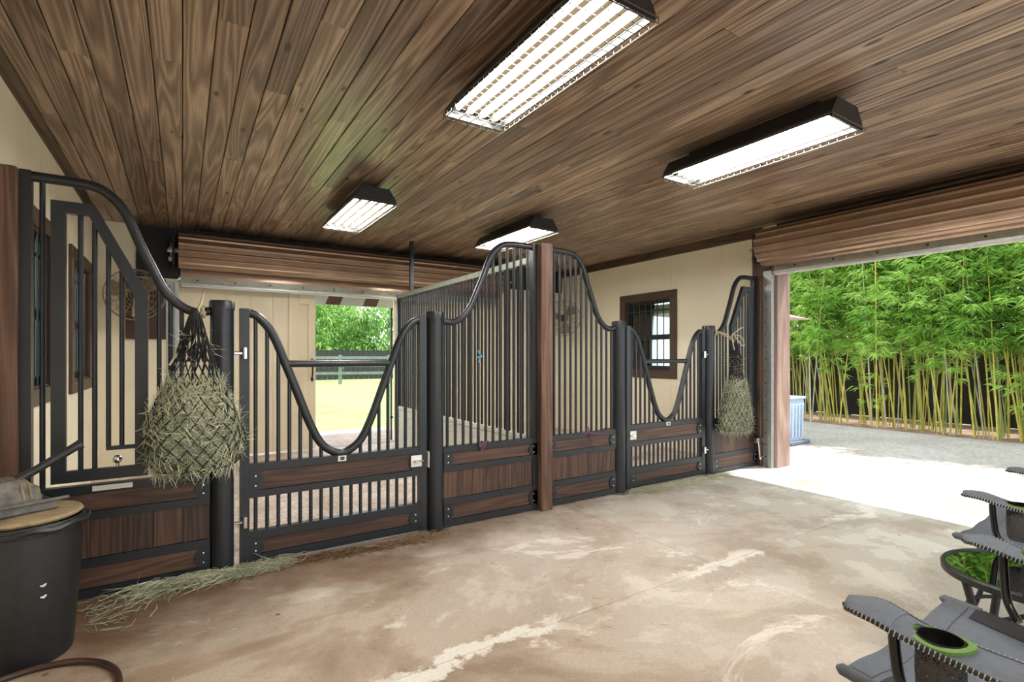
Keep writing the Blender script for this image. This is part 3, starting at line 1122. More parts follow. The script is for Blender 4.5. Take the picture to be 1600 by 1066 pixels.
tw.tube([(P2 + 0.385, YF - 0.018, 1.30), (P2 + 0.395, YF - 0.024, 1.36), (P2 + 0.375, YF - 0.02, 1.40)], 0.008, 6)
tw.tube([(P2 + 0.37, YF - 0.02, 1.34), (P2 + 0.41, YF - 0.022, 1.35)], 0.007, 6)
tag(tw.build('clip', M['twine_blue'], None, True), 'small blue clip on a bar of the tall panel', 'clip')
# striker on the right-hand jamb
t = thing('bolt_latch', (PE - 0.05, YF - 0.09, 0.30), 'small chrome slide bolt low on the timber beside the door guide', 'latch')
MB().box(PE - 0.14, PE + 0.025, YF - 0.106, YF - 0.0705, 0.30, 0.36).build('bolt_case', M['chrome'], t)
MB().tube([(PE - 0.10, YF - 0.10, 0.31), (PE - 0.07, YF - 0.10, 0.10), (PE + 0.0, YF - 0.10, 0.14)], 0.008, 6).build('chain', M['chrome'], t, True)

# ------------------------------------------------------------------ partition between the stalls
pt = thing('stall_partition', (PW, 5.5, 0), 'long black barred partition with pale lower boarding running back between the two stalls', 'partition')
PY0, PY1 = YF + 0.07, 7.18
for i in range(5):
    z0 = 0.01 + i * 0.114
    MB().cbox(PW - 0.02, PW + 0.02, PY0, PY1, z0, z0 + 0.112, 0.003).build('board', M['part_panel'], pt)
MB().box(PW - 0.028, PW + 0.028, PY0, PY1, 0.58, 0.625).build('rail', M['part_panel'], pt)
MB().box(PW - 0.03, PW + 0.03, PY0, PY1, 2.20, 2.255).build('top_rail', M['part_rail'], pt)
MB().box(PW - 0.028, PW + 0.028, PY1, PY1 + 0.05, 0.0, 2.255).build('end_post', M['steel'], pt)
MB().box(PW - 0.028, PW + 0.028, PY0 - 0.005, PY0 + 0.05, 0.625, 2.30).build('front_post', M['steel'], pt)
nb = 44
bar_me = MB().tube([(0, 0, 0), (0, 0, 1.58)], 0.0125, 8).mesh('bar', M['steel'], True)
for i in range(nb):
    yy = PY0 + 0.07 + (PY1 - PY0 - 0.11) * i / (nb - 1)
    place('bar', bar_me, pt, (0, yy - 5.5, 0.622))
MB().box(PW - 0.025, PW + 0.025, 6.70, 6.75, 2.25, H).build('hanger_post', M['steel'], pt)

# ------------------------------------------------------------------ roll-up doors
def coil_profile(cx, cz, rad, sgn, zend):
    """outer skin of the coil with ribs, leaving the back of the coil down towards the bar; (d, z) points, closed with thickness"""
    pts = []
    n = 170
    for i in range(n + 1):
        a = R(95) - i * R(275) / n * 1.0           # from the top, over the room side, under, to the back
        ph = (i * R(275) / n) * rad / 0.086
        f = ph - math.floor(ph)
        rib = 0.019 * max(0.0, math.sin(math.pi * min(1.0, f / 0.45)))
        r_ = rad + rib
        pts.append((cx + sgn * r_ * math.sin(R(90) - a) if False else cx + sgn * r_ * math.cos(a - R(0)) * 1.0, cz + r_ * math.sin(a)))
    return pts


def roll_door(name, label, axis, c, cz, rad, sgn, a0, a1, bar_pos, zbar, guide0, guide1, wallface):
    """axis 'x' or 'y' = direction of the shaft; c = shaft position across; sgn = +-1 direction of the room; a0..a1 = extent"""
    mid = (a0 + a1) / 2
    loc = (mid, c, 0) if axis == 'x' else (c, mid, 0)
    root = thing(name, loc, label, 'roll-up door', 'roll-up doors')

    def V(a, d, z):
        return (a, d, z) if axis == 'x' else (d, a, z)

    def BX(a0_, a1_, d0, d1, z0, z1):
        d0, d1 = min(d0, d1), max(d0, d1)
        m_ = MB()
        return m_.box(a0_, a1_, d0, d1, z0, z1) if axis == 'x' else m_.box(d0, d1, a0_, a1_, z0, z1)
    prof = coil_profile(c, cz, rad, sgn, zbar)
    ins = [(c + (d - c) * 0.94, cz + (z - cz) * 0.94) for d, z in prof]
    m = MB()
    n = len(prof)
    vs = [V(a0, d, z) for d, z in prof] + [V(a1, d, z) for d, z in prof] + [V(a0, d, z) for d, z in ins] + [V(a1, d, z) for d, z in ins]
    fs = []
    for i in range(n - 1):
        fs += [(i, i + 1, n + i + 1, n + i), (2 * n + i, 3 * n + i, 3 * n + i + 1, 2 * n + i + 1),
               (i, 2 * n + i, 2 * n + i + 1, i + 1), (n + i, n + i + 1, 3 * n + i + 1, 3 * n + i)]
    fs += [(0, n, 3 * n, 2 * n), (n - 1, 3 * n - 1, 4 * n - 1, 2 * n - 1)]
    m.add(vs, fs)
    m.build('curtain_coil', M['brown_metal'], root, True)
    # hanging end of the curtain and its bar
    db = bar_pos
    BX(a0 + 0.02, a1 - 0.02, db - 0.006, db + 0.006, zbar + 0.10, cz - 0.02).build('curtain_end', M['brown_metal'], root)
    bb = BX(a0 + 0.02, a1 - 0.02, db - 0.014, db + 0.014, zbar + 0.03, zbar + 0.115)
    bo = bb.build('bottom_bar', M['barmetal'], root)
    BX(a0 + 0.02, a1 - 0.02, db - 0.030, db + 0.030, zbar + 0.004, zbar + 0.03).build('bar_angle', M['galv'], bo)
    BX(a0 + 0.03, a1 - 0.03, db - 0.018, db + 0.018, zbar - 0.014, zbar + 0.004).build('weather_strip', M['white_metal'], bo)
    nb_ = int((a1 - a0) / 0.42)
    for i in range(nb_):
        aa = a0 + 0.2 + i * 0.42
        BX(aa - 0.009, aa + 0.009, db + sgn * 0.014, db + sgn * 0.020, zbar + 0.062, zbar + 0.08).build('bolt', M['hole'], bo)
    # shaft, brackets and chain wheel
    m = MB()
    m.tube([V(a0 - 0.10, c, cz), V(a1 + 0.10, c, cz)], 0.03, 10)
    m.build('shaft', M['galv'], root, True)
    for e, s_ in ((a0 - 0.05, -1), (a1 + 0.05, 1)):
        m = BX(e - 0.012, e + 0.012, c - 0.13, c + 0.13, cz - 0.19, cz + 0.15)
        m.build('bracket', M['steel_dk'], root)
        m = MB()
        m.tube([V(e + s_ * 0.02, c, cz), V(e + s_ * 0.035, c, cz)], 0.09, 16)
        m.tube([V(e + s_ * 0.015, c + sgn * .06, cz - .12), V(e + s_ * 0.05, c + sgn * .06, cz - .12)], 0.03, 10)
        m.tube([V(e - s_ * 0.0, c + sgn * .10, cz - .03), V(e + s_ * 0.06, c + sgn * .10, cz - .03)], 0.02, 8)
        m.build('chain_wheel', M['galv'], root, True)
    # guides
    for g, s_ in ((guide0, -1), (guide1, 1)):
        if g is None:
            continue
        m = BX(g - 0.045, g + 0.045, wallface + sgn * 0.001, wallface + sgn * 0.008, 0, zbar + 0.05)
        ge = g - s_ * 0.045
        e0, e1 = sorted((ge - s_ * 0.045, ge))
        for q in m, :
            pass
        go = m.build('guide', M['galv'], root)
        BX(e0, e1, wallface + sgn * 0.001, wallface + sgn * 0.06, 0, zbar + 0.04).build('guide_channel', M['galv'], go)
        for i in range(15):
            z_ = 0.12 + i * 0.15
            BX(g - 0.007 + s_ * 0.012, g + 0.007 + s_ * 0.012, wallface + sgn * 0.008, wallface + sgn * 0.0105, z_ - 0.007, z_ + 0.007).build('bolt', M['hole'], go)
    return root


roll_door('roll_up_door', 'brown steel roll-up door coiled above the opening to the driveway', 'y', 5.80, 2.64, 0.205, -1, -1.2, 3.47, XR - 0.05, 2.345, -1.25 + 0.0, YJ + 0.125, XR - 0.031)
roll_door('roll_up_door', 'brown steel roll-up door coiled across the back of the stalls above the lawn opening', 'x', YB - 0.24, 2.64, 0.20, -1, -0.04, 4.6, YB - 0.05, 2.235, -0.125, None, YB - 0.001)

# sliding cream doors behind the back roll-up door
def sliding_door(x0, x1, yy_, label, handle, stile_w=0.13):
    root = thing('sliding_door', ((x0 + x1) / 2, yy_, 0), label, 'door')
    n = max(2, round((x1 - x0) / 0.30))
    d = (x1 - x0) / n
    for i in range(n):
        MB().cbox(x0 + i * d + .001, x0 + (i + 1) * d - .001, yy_, yy_ + 0.03, 0.02, 2.33, .003).build('board', M['door_cream'], root)
    if handle:
        MB().cbox(x1 - 0.36, x1 - 0.22, yy_ - 0.03, yy_, 0.02, 2.33, .004).build('stile', M['door_cream'], root)
        MB().cbox(x1 - 0.10, x1, yy_ - 0.03, yy_, 0.02, 2.33, .004).build('stile', M['door_cream'], root)
        MB().cbox(x1 - 0.22, x1 - 0.10, yy_ - 0.03, yy_, 2.10, 2.25, .004).build('rail', M['door_cream'], root)
        MB().cbox(x1 - 0.22, x1 - 0.10, yy_ - 0.03, yy_, 0.02, 1.0, .004).build('rail', M['door_cream'], root)
        h = MB().tube(smooth_path([(x1 - 0.05, yy_ - 0.032, 1.04), (x1 - 0.05, yy_ - 0.075, 1.10), (x1 - 0.05, yy_ - 0.075, 1.20), (x1 - 0.05, yy_ - 0.032, 1.26)], 5), 0.011, 8)
        for zc_ in (1.02, 1.28):
            h.prism([(x1 - 0.05, zc_ - .045), (x1 - 0.025, zc_), (x1 - 0.05, zc_ + .045), (x1 - 0.075, zc_)], 'y', yy_ - 0.036, yy_ - 0.030)
        h.build('door_handle', M['steel'], root)
    else:
        MB().cbox(x0, x0 + stile_w, yy_ - 0.03, yy_, 0.02, 2.33, .004).build('stile', M['door_cream'], root)
        MB().cbox(x1 - stile_w, x1, yy_ - 0.03, yy_, 0.02, 2.33, .004).build('stile', M['door_cream'], root)
    return root


XD = XF(492, YB + 0.15)
sliding_door(DBX0 + 0.001, XD, YB + 0.13, 'cream boarded sliding door with black handle, half closing the lawn opening', True)
sliding_door(PW + 0.12, DBX1 - 0.001, YB + 0.13, 'plain cream boarded sliding door closing the stall behind the barred partition', False)
# black gate frame and striped valance beyond the opening
gx = XF(611, YB + 0.35)
t = thing('yard_gate', (gx, YB + 0.3, 0), 'narrow black steel gate frame standing at the edge of the lawn opening', 'gate')
for i, xx in enumerate((gx, gx + 0.055)):
    MB().box(xx - 0.012, xx + 0.012, YB + 0.33, YB + 0.36, 0.0, 2.1).build('upright', M['steel'], t)
MB().box(gx - 0.012, gx + 0.067, YB + 0.33, YB + 0.36, 2.1, 2.13).build('top_bar', M['steel'], t)
MB().box(gx - 0.012, gx + 0.067, YB + 0.33, YB + 0.36, 0.35, 0.38).build('low_bar', M['steel'], t)
VY = 8.6
v = thing('valance_board', (2.4, VY, 2.19), 'white board with slanted brown stripes hanging across the lawn opening outside', 'valance')
MB().box(-0.4, 5.2, VY, VY + 0.03, 2.19, 2.50).build('board', M['valance'], v)
x_ = -0.3 + 0.02
XS = XF(524, VY)
k0 = XS - 0.61 * 4
for i in range(10):
    xx = k0 + i * 0.61
    if xx > 5.0 or xx < -0.3:
        continue
    MB().prism([(xx - 0.16, 2.195), (xx + 0.07, 2.195), (xx + 0.19, 2.495), (xx - 0.04, 2.495)], 'y', VY - 0.004, VY).build('stripe', M['valance_brown'], v)
for xx in (-0.38, 5.18):
    MB().box(xx - 0.05, xx + 0.05, VY + 0.03, VY + 0.13, 0.0, H + 0.03).build('support_post', M['post_wood'], v)

# ------------------------------------------------------------------ cage fans
def cage_fan(loc, face, rad, label, drop):
    """face = direction the fan blows (unit, horizontal)"""
    root = thing('cage_fan', loc, label, 'fan', 'stall fans')
    f = Vector(face).normalized()
    s_ = Vector((f.y, -f.x, 0))
    up = Vector((0, 0, 1))
    C0 = Vector((0, 0, 0))
    cg = MB()
    for off, rs in ((0.055, (1.0, 0.86, 0.72, 0.58, 0.44, 0.30, 0.18)), (-0.055, (1.0, 0.75, 0.5, 0.25))):
        for q in rs:
            dome = off * (1.0 + 0.5 * (1 - q))
            cg.tube([C0 + f * dome + (s_ * math.cos(a) + up * math.sin(a)) * rad * q for a in [2 * math.pi * k / 28 for k in range(28)]], 0.005 if q == 1.0 else 0.0026, 5, closed=True)
        for k in range(16):
            a = 2 * math.pi * k / 16
            e = (s_ * math.cos(a) + up * math.sin(a))
            cg.tube([C0 + f * off * 1.45 + e * rad * 0.16, C0 + f * off * 1.2 + e * rad * .6, C0 + f * off + e * rad], 0.0026, 5)
    for k in range(12):
        a = 2 * math.pi * k / 12
        e = (s_ * math.cos(a) + up * math.sin(a)) * rad
        cg.tube([C0 + f * 0.055 + e, C0 - f * 0.055 + e], 0.0035, 5)
    cg.build('cage', M['fan'], root, True, True)
    for k in range(3):
        a0 = 2 * math.pi * k / 3 + 0.3

        def bl(u_, v_, a0=a0):
            r_ = rad * (0.16 + 0.74 * u_)
            a = a0 + (v_ - .5) * (0.95 - 0.25 * u_)
            return C0 + (s_ * math.cos(a) + up * math.sin(a)) * r_ + f * (v_ - .5) * 0.06
        MB().sheet(lambda u_, v_: tuple(bl(u_, v_)), 6, 6, 0.003).build('blade', M['fan'], root, True, True)
    MB().tube([C0 - f * 0.16, C0 - f * 0.15, C0 - f * 0.03, C0 + f * 0.02, C0 + f * 0.03], [0.04, 0.07, 0.07, 0.055, 0.02], 14).build('motor', M['plastic_black'], root, True, True)
    MB().tube([C0 - f * 0.10, C0 - f * drop], 0.018, 8).build('arm', M['steel'], root, True, True)
    return root


cage_fan((XF(211, 7.30), 7.30, 2.06), (0.15, -1, 0), 0.29, 'round wire cage fan on a brown board beside the back roll-up door', 0.30)
tag(MB().cbox(XF(211, 7.5) - 0.10, XF(211, 7.5) + 0.30, YB - 0.05, YB, 1.56, 2.30, .004).build('mounting_board', M['brown_paint']), 'dark brown board on the wall behind the left cage fan', 'board')
cage_fan((5.62, 7.05, 2.02), (-0.75, -0.75, 0), 0.31, 'round wire cage fan in the cream corner behind the panel with long-tailed twine', 0.605)

# ------------------------------------------------------------------ ceiling lights
def light_fixture(x0, y0, label):
    wd, ln = 0.38, 1.25
    zb = 2.765
    root = thing('ceiling_light', (x0 + wd / 2, y0 + ln / 2, zb), label, 'ceiling light', 'fluorescent ceiling lights')
    hw, hl = wd / 2, ln / 2
    prof = [(-hw, 0.012), (-hw, 0.04), (-hw * 0.66, 0.135), (hw * 0.66, 0.135), (hw, 0.04), (hw, 0.012), (hw - 0.006, 0.012), (hw - 0.008, 0.039), (hw * 0.64, 0.126), (-hw * 0.64, 0.126), (-hw + 0.008, 0.039), (-hw + 0.006, 0.012)]
    MB().prism(prof, 'y', -hl, hl).build('housing', M['plastic_black'], root, False, True)
    ep = [(-hw, 0.0), (-hw, 0.04), (-hw * 0.66, 0.135), (hw * 0.66, 0.135), (hw, 0.04), (hw, 0.0)]
    for s_ in (-1, 1):
        a, b = sorted((s_ * hl, s_ * (hl - 0.012)))
        MB().prism(ep, 'y', a + s_ * 0.003, b + s_ * 0.003).build('end_cap', M['plastic_black'], root, False, True)
        MB().box(-0.06, 0.06, *sorted((s_ * 0.002, s_ * (hl - 0.14))), 0.135, H - zb).build('mount', M['plastic_black'], root, False, True)
    # folded reflector
    rp = []
    for k in range(4):
        xc = -0.129 + k * 0.086
        rp += [(xc - 0.043, 0.045), (xc - 0.018, 0.095), (xc + 0.018, 0.095)]
    rp += [(0.172, 0.045)]
    rp2 = [(a, z + 0.004) for a, z in reversed(rp)]
    MB().prism(rp + rp2, 'y', -hl + 0.012, hl - 0.012).build('reflector', M['reflector'], root, False, True)
    for k in range(4):
        xc = -0.129 + k * 0.086
        tb = MB().tube([(xc, -hl + 0.045, 0.055), (xc, hl - 0.045, 0.055)], 0.019, 12)
        to = tb.build('tube', M['tube'], root, True, True)
        for s_ in (-1, 1):
            MB().tube([(xc, s_ * (hl - 0.046), 0.055), (xc, s_ * (hl - 0.016), 0.055)], 0.021, 10).build('tube_cap', M['white_metal'], to, True, True)
    # wire guard
    wg = MB()
    r_ = 0.0028
    for k in range(6):
        xx = -hw - 0.006 + (wd + 0.012) * k / 5
        wg.tube([(xx, -hl - 0.015, -0.012), (xx, hl + 0.015, -0.012)], r_, 5)
    for k in range(25):
        yy_ = -hl - 0.012 + (ln + 0.024) * k / 24
        wg.tube([(-hw - 0.008, yy_, 0.02), (-hw - 0.008, yy_, -0.009), (hw + 0.008, yy_, -0.009), (hw + 0.008, yy_, 0.02)], r_, 5)
    for s_ in (-1, 1):
        wg.tube([(s_ * (hw + 0.008), -hl - 0.012, 0.02), (s_ * (hw + 0.008), hl + 0.012, 0.02)], r_, 5)
        wg.tube([(-hw - 0.008, s_ * (hl + 0.015), 0.012), (hw + 0.008, s_ * (hl + 0.015), 0.012)], r_, 5)
    wg.build('wire_guard', M['guard'], root, True, True)
    return root


fx = light_fixture(1.30, 1.485, 'caged four-tube fluorescent light over the aisle, nearer the left cream wall')
for (a, b, lab) in ((3.21, 1.50, 'caged four-tube fluorescent light over the aisle, nearer the driveway door'),
                    (1.30, 4.60, 'caged four-tube fluorescent light over the stall with the lawn opening'),
                    (3.21, 4.60, 'caged four-tube fluorescent light above the barred partition, partly behind a panel top'),
                    (1.30, -1.55, 'unseen caged fluorescent light added over the near end of the aisle by the left wall'),  # this pair is added out of view to brighten the aisle
                    (3.21, -1.55, 'unseen caged fluorescent light added over the near end of the aisle by the door')):
    c = copy_tree(fx)
    c.location = (a + 0.19, b + 0.625, 2.765)
    c['label'] = lab

# ================================================================== HAY NETS
def straw(m, p, d, ln, wd, rng_):
    """a thin three sided straw"""
    d = d.normalized()
    a = d.orthogonal().normalized()
    a = Matrix.Rotation(rng_.uniform(0, 6.28), 3, d) @ a
    b = d.cross(a)
    bend = (a * rng_.uniform(-.25, .25)) * ln
    p0, p1, p2 = p, p + d * ln * .5 + bend * .5, p + d * ln
    base = len(m.v)
    for q, w_ in ((p0, wd), (p1, wd), (p2, wd * .4)):
        m.v += [tuple(q + a * w_), tuple(q - a * w_ * .5 + b * w_), tuple(q - a * w_ * .5 - b * w_)]
    for i in range(2):
        for k in range(3):
            k2 = (k + 1) % 3
            m.f.append((base + i * 3 + k, base + i * 3 + k2, base + i * 3 + 3 + k2, base + i * 3 + 3 + k))


def hay_net(loc, prof, flat, label, seed, ties):
    """prof: (radius, z) bottom to top; flat: squash in y; loc = point on the floor below"""
    rg = random.Random(seed)
    root = thing('hay_net', loc, label, 'hay net', 'hay nets')
    ztop = prof[-1][1]

    def rad(z):
        for (ra, za), (rb, zb) in zip(prof, prof[1:]):
            if z <= zb:
                t = (z - za) / (zb - za)
                return ra + (rb - ra) * t
        return prof[-1][0]
    zfull = prof[0][1] + (ztop - prof[0][1]) * 0.52        # hay up to here

    def keep_straw(m_, p_, d_, ln_, wd_):
        q = MB()
        straw(q, p_, d_, ln_, wd_, rg)
        for x_, y_, z_ in q.v:
            wx, wy = x_ + loc[0], y_ + loc[1]
            if wy > YF - 0.0435 or any((wx - xp) ** 2 + (wy - YF) ** 2 < 0.0685 ** 2 for xp in (P1, P4)):
                return
        m_.add(q.v, q.f)

    def surf(a, z, k=1.0):
        r_ = rad(z) * k * (1 + 0.05 * math.sin(3 * a + 9 * z) + 0.04 * math.sin(5 * a - 14 * z))
        ox = 0.0
        return Vector((r_ * math.cos(a) + ox, r_ * flat * math.sin(a), z))
    # hay core
    m = MB()
    z0 = prof[0][1]
    nz, na = 16, 26
    for i in range(nz + 1):
        z = z0 + 0.004 + (zfull - z0) * i / nz
        kk = 0.93 if i < nz - 1 else (0.55 if i == nz - 1 else 0.1)
        for k in range(na):
            a = 2 * math.pi * k / na
            m.v.append(tuple(surf(a, z, kk * (1 + 0.05 * rg.uniform(-1, 1)))))
    for i in range(nz):
        for k in range(na):
            k2 = (k + 1) % na
            m.f.append((i * na + k, i * na + k2, (i + 1) * na + k2, (i + 1) * na + k))
    m.f.append(tuple(range(na - 1, -1, -1)))
    m.f.append(tuple(nz * na + k for k in range(na)))
    m.build('hay', M['hay_core'], root, True, True)
    m = MB()
    for i in range(5200):
        z = z0 + (zfull + 0.05 - z0) * rg.random() ** 0.9
        a = rg.uniform(0, 2 * math.pi)
        p = surf(a, z, rg.uniform(0.88, 1.0))
        nrm = Vector((math.cos(a), math.sin(a) / max(flat, .3), 0)).normalized()
        tang = Vector((-math.sin(a), math.cos(a), 0))
        d = tang * rg.uniform(-1, 1) + Vector((0, 0, 1)) * rg.uniform(-1, 1) + nrm * (rg.uniform(-.15, .16) if rg.random() < .96 else rg.uniform(.4, .9))
        keep_straw(m, p, d, rg.uniform(0.04, 0.10), rg.uniform(0.0011, 0.0023))
    for i in range(90):
        z = zfull + (ztop - zfull) * rg.random() * 0.75
        a = rg.uniform(0, 6.28)
        keep_straw(m, surf(a, z, 0.9), Vector((rg.uniform(-1, 1), rg.uniform(-1, 1), rg.uniform(-1, .6))), rg.uniform(0.06, 0.12), 0.0014)
    tag(m.build('hay_straws', M['hay'], root, False, True), kind='stuff')
    # net: two families of cords crossing as diamonds
    m = MB()
    nst = 20
    zs = [z0 + (ztop - z0) * i / 40 for i in range(41)]
    for s_ in (-1, 1):
        for k in range(nst):
            pts = []
            for i, z in enumerate(zs):
                t = i / 40
                a = 2 * math.pi * k / nst + s_ * (t * 3.0)
                pts.append(surf(a, z, 1.012))
            m.tube(pts, 0.0032, 4)
    m.build('net', M['net'], root, True, True)
    # gathered neck
    m = MB()
    for k in range(9):
        a = 2 * math.pi * k / 9
        pts = [surf(a, ztop - 0.28, 0.6), surf(a + .4, ztop - 0.12, 0.7), Vector((0.01 * math.cos(a), 0.01 * math.sin(a), ztop + 0.02))]
        m.tube(smooth_path(pts, 4), 0.007, 5)
    m.build('neck', M['net'], root, True, True)
    m = MB()
    for pts in ties:
        m.tube(smooth_path(pts, 5), 0.006, 5)
    m.build('tie_cord', M['rope'], root, True, True)
    return root


NA = [(0.08, 0.685), (0.185, 0.70), (0.232, 0.76), (0.246, 0.84), (0.238, 0.92), (0.208, 1.02), (0.165, 1.12), (0.125, 1.22), (0.092, 1.34), (0.062, 1.46), (0.035, 1.56), (0.02, 1.60)]


def round_rail(x0, x1, yr, zr, turns=2, r_=0.0335):
    n = int(turns * 12)
    return [(x0 + (x1 - x0) * k / n, yr - r_ * math.cos(2 * math.pi * k / 12), zr + r_ * math.sin(2 * math.pi * k / 12)) for k in range(n + 1)]


hx = XF(304, YF - 0.17)
ya_ = 0.215
hay_net((hx, YF - ya_, 0), NA, 0.56, 'large black hay net stuffed with green hay on the panel by the hinge post', 11,
        [[(0, 0.0, 1.58), (0.015, 0.09, 1.62)] + round_rail(0.022, 0.034, ya_, 1.622), [(0, 0, 1.58), (0.03, 0.08, 1.60)] + round_rail(0.042, 0.056, ya_, 1.624),
         [(0, 0, 1.56), (-0.03, 0.02, 1.50), (-0.09, 0, 1.36), (-0.12, -0.02, 1.30)], [(0, 0, 1.56), (0.03, 0.04, 1.66), (0.05, 0.08, 1.73)]])
NBp = [(0.11, 0.495), (0.20, 0.510), (0.238, 0.57), (0.232, 0.66), (0.205, 0.78), (0.168, 0.92), (0.128, 1.02), (0.105, 1.12), (0.090, 1.25), (0.07, 1.36), (0.045, 1.44), (0.025, 1.50)]
hx = XF(1146, YF - 0.16)
yb_ = 0.19
xr_ = P4 + 0.066 - hx          # post face, seen from the net
hay_net((hx, YF - yb_, 0), NBp, 0.56, 'smaller black hay net with white cord bow hanging by the roll-up door', 12,
        [[(0, 0, 1.48), (-0.05, 0.05, 1.56), (xr_ + 0.02, 0.12, 1.62)] + round_rail(xr_ + 0.018, xr_ + 0.032, yb_, 1.626), [(0, 0, 1.48), (-0.02, 0.05, 1.57), (xr_ + 0.05, 0.12, 1.63)] + round_rail(xr_ + 0.042, xr_ + 0.056, yb_, 1.625),
         [(-0.04, 0.02, 1.60), (0.06, -0.03, 1.57), (0.11, -0.03, 1.47), (0.05, -0.03, 1.49), (-0.02, 0.0, 1.58)],
         [(-0.04, 0.02, 1.60), (-0.09, -0.02, 1.52), (-0.07, -0.03, 1.42)], [(-0.03, 0.02, 1.60), (0.04, -.02, 1.66), (0.09, -.03, 1.68)]])

# loose hay on the floor
BC = Vector((-0.595, 3.12, 0))
LUMP = G(102, 985) + Vector((0, 0.03, 0))


def solid_at(x, y, z):
    """inside the stall front, a post, the floor flange, the bucket or the lump"""
    if y > YF - 0.0315:
        return True
    for xp in (P1, P2, P3, P4):
        if (x - xp) ** 2 + (y - YF) ** 2 < (0.105 if xp == P3 and z < 0.02 else 0.0675) ** 2:
            return True
    if abs(x - PW) < 0.064 and y > YF - 0.092:
        return True
    if x > PE - 0.145 and y > YF - 0.108:
        return True
    if x < -0.716 and y > YF - 0.072:
        return True
    if (x - BC.x) ** 2 + (y - BC.y) ** 2 < 0.22 ** 2:
        return True
    return (x - LUMP.x) ** 2 + (y - LUMP.y) ** 2 < 0.05 ** 2


def hay_litter(name, label, pts, n, spread, seed, zmax=0.03, kl=1.0, mat='hay'):
    rg = random.Random(seed)
    m = MB()
    for i in range(n):
        for attempt in range(40):
            a, b = rg.choice(list(zip(pts, pts[1:])))
            t = rg.random()
            p = a + (b - a) * t + Vector((rg.gauss(0, spread), rg.gauss(0, spread * .55), 0))
            if p.y > YF - 0.035:
                p.y = YF - 0.035 - rg.random() * 0.05
            p.z = 0.003 + zmax * rg.random() ** 2
            d = Vector((rg.uniform(-1, 1), rg.uniform(-1, 1), rg.uniform(-.06, .06)))
            q = MB()
            straw(q, p, d, rg.uniform(0.05, 0.16) * kl, rg.uniform(0.0010, 0.0022) * min(1, kl * 1.4), rg)
            mids = [tuple((q.v[k][c] + q.v[k + 3][c]) / 2 for c in range(3)) for k in range(6)]
            if not any(solid_at(*v_) for v_ in q.v + mids):
                m.add(q.v, q.f)
                break
    m.v = [(x, y, max(z, 0.001)) for x, y, z in m.v]
    return tag(m.build(name, M[mat]), label, 'hay', None, 'stuff')


hay_litter('loose_hay', 'loose hay strewn on the floor under the large hay net', [G(215, 925), G(300, 912), G(380, 893), G(440, 878)], 1500, 0.07, 21, 0.05)
hay_litter('loose_hay', 'brown muck and hay scraps along the foot of the wide gate', [G(440, 880), G(560, 862), G(690, 838)], 700, 0.06, 22, 0.025, 0.7, 'muck')
hay_litter('loose_hay', 'hay scraps on the floor below the smaller hay net', [G(985, 770), G(1060, 757), G(1130, 742)], 700, 0.07, 23, 0.03)
hay_litter('loose_hay', 'straw bits on the floor beside the black bucket', [G(130, 960), G(230, 935), G(150, 985)], 70, 0.10, 24, 0.006)
hay_litter('loose_hay', 'few straws scattered over the open concrete floor', [G(400, 960), G(800, 880), G(1200, 900), G(900, 1000), G(620, 900)], 260, 0.42, 25, 0.002, 0.42)

# ================================================================== BUCKET CORNER
bk = thing('muck_bucket', BC, 'tall black plastic bucket with wavy rim before the left stall panel', 'bucket')
MB().lathe([(0.160, 0.0), (0.166, 0.01), (0.195, 0.40), (0.201, 0.555), (0.201, 0.575), (0.213, 0.580), (0.216, 0.605), (0.208, 0.622), (0.198, 0.620), (0.193, 0.56), (0.155, 0.03)], 44, (0, 0, 0), True, True, 0.006).build('body', M['plastic_black'], bk, True, True)
m = MB()
m.tube([(0.216 * math.cos(2 * math.pi * k / 44), 0.216 * math.sin(2 * math.pi * k / 44), 0.60 + 0.006 * math.sin(k * 1.3)) for k in range(44)], 0.014, 6, closed=True)
m.build('rim', M['plastic_black'], bk, True, True)
lm = MB()
for q, (u_, v_) in enumerate(((38, 921), (42, 941))):
    pass
mk = MB()
for zz, da in ((0.36, 0.0), (0.31, 0.01)):
    an = R(-62) + da
    rr_ = 0.1925 + (zz - .36) * 0.07
    c0 = Vector((rr_ * math.cos(an), rr_ * math.sin(an), zz))
    tn = Vector((-math.sin(an), math.cos(an), 0))
    mk.tube([c0 - tn * 0.011, c0 + Vector((0, 0, -.003)), c0 + tn * 0.010 + Vector((0, 0, 0.005))], [0.003, 0.006, 0.003], 6)
mk.build('paint_fleck', M['white_metal'], bk, True, True)
lid = thing('bucket_lid', BC + Vector((0, 0, 0.6225)), 'dusty tan lid lying on the black bucket', 'lid')
MB().lathe([(0.19, 0.0), (0.203, 0.012), (0.196, 0.024), (0.12, 0.032), (0.02, 0.034)], 36, (0, 0, 0), True, True, 0.01).build('disc', M['lid_dust'], lid, True, True)
# shallow tray, scoop with handle
ang = R(28)
ca, sa = math.cos(ang), math.sin(ang)
tr = thing('rubber_tray', BC + Vector((-0.05, -0.03, 0.6572)), 'shallow grey rubber tray lying on the bucket lid under the scoop', 'tray', None, ang)
MB().cbox(-0.135, 0.135, -0.070, 0.070, 0, 0.012, 0.004).build('base', M['tray'], tr, False, True)
for (a, b, c, d) in ((-0.150, 0.150, -0.084, -0.068), (-0.150, 0.150, 0.068, 0.084), (-0.150, -0.134, -0.068, 0.068), (0.134, 0.150, -0.068, 0.068)):
    MB().cbox(a, b, c, d, 0.0, 0.044, 0.006).build('side', M['tray'], tr, False, True)
MB().cbox(-0.16, 0.185, -0.098, -0.080, 0.038, 0.052, 0.004).build('lip', M['tray'], tr, False, True)
sc = thing('feed_scoop', BC + Vector((-0.05, -0.03, 0.6695)), 'worn metal feed scoop with dark handle lying on top of the bucket', 'scoop', None, ang)
m = MB()
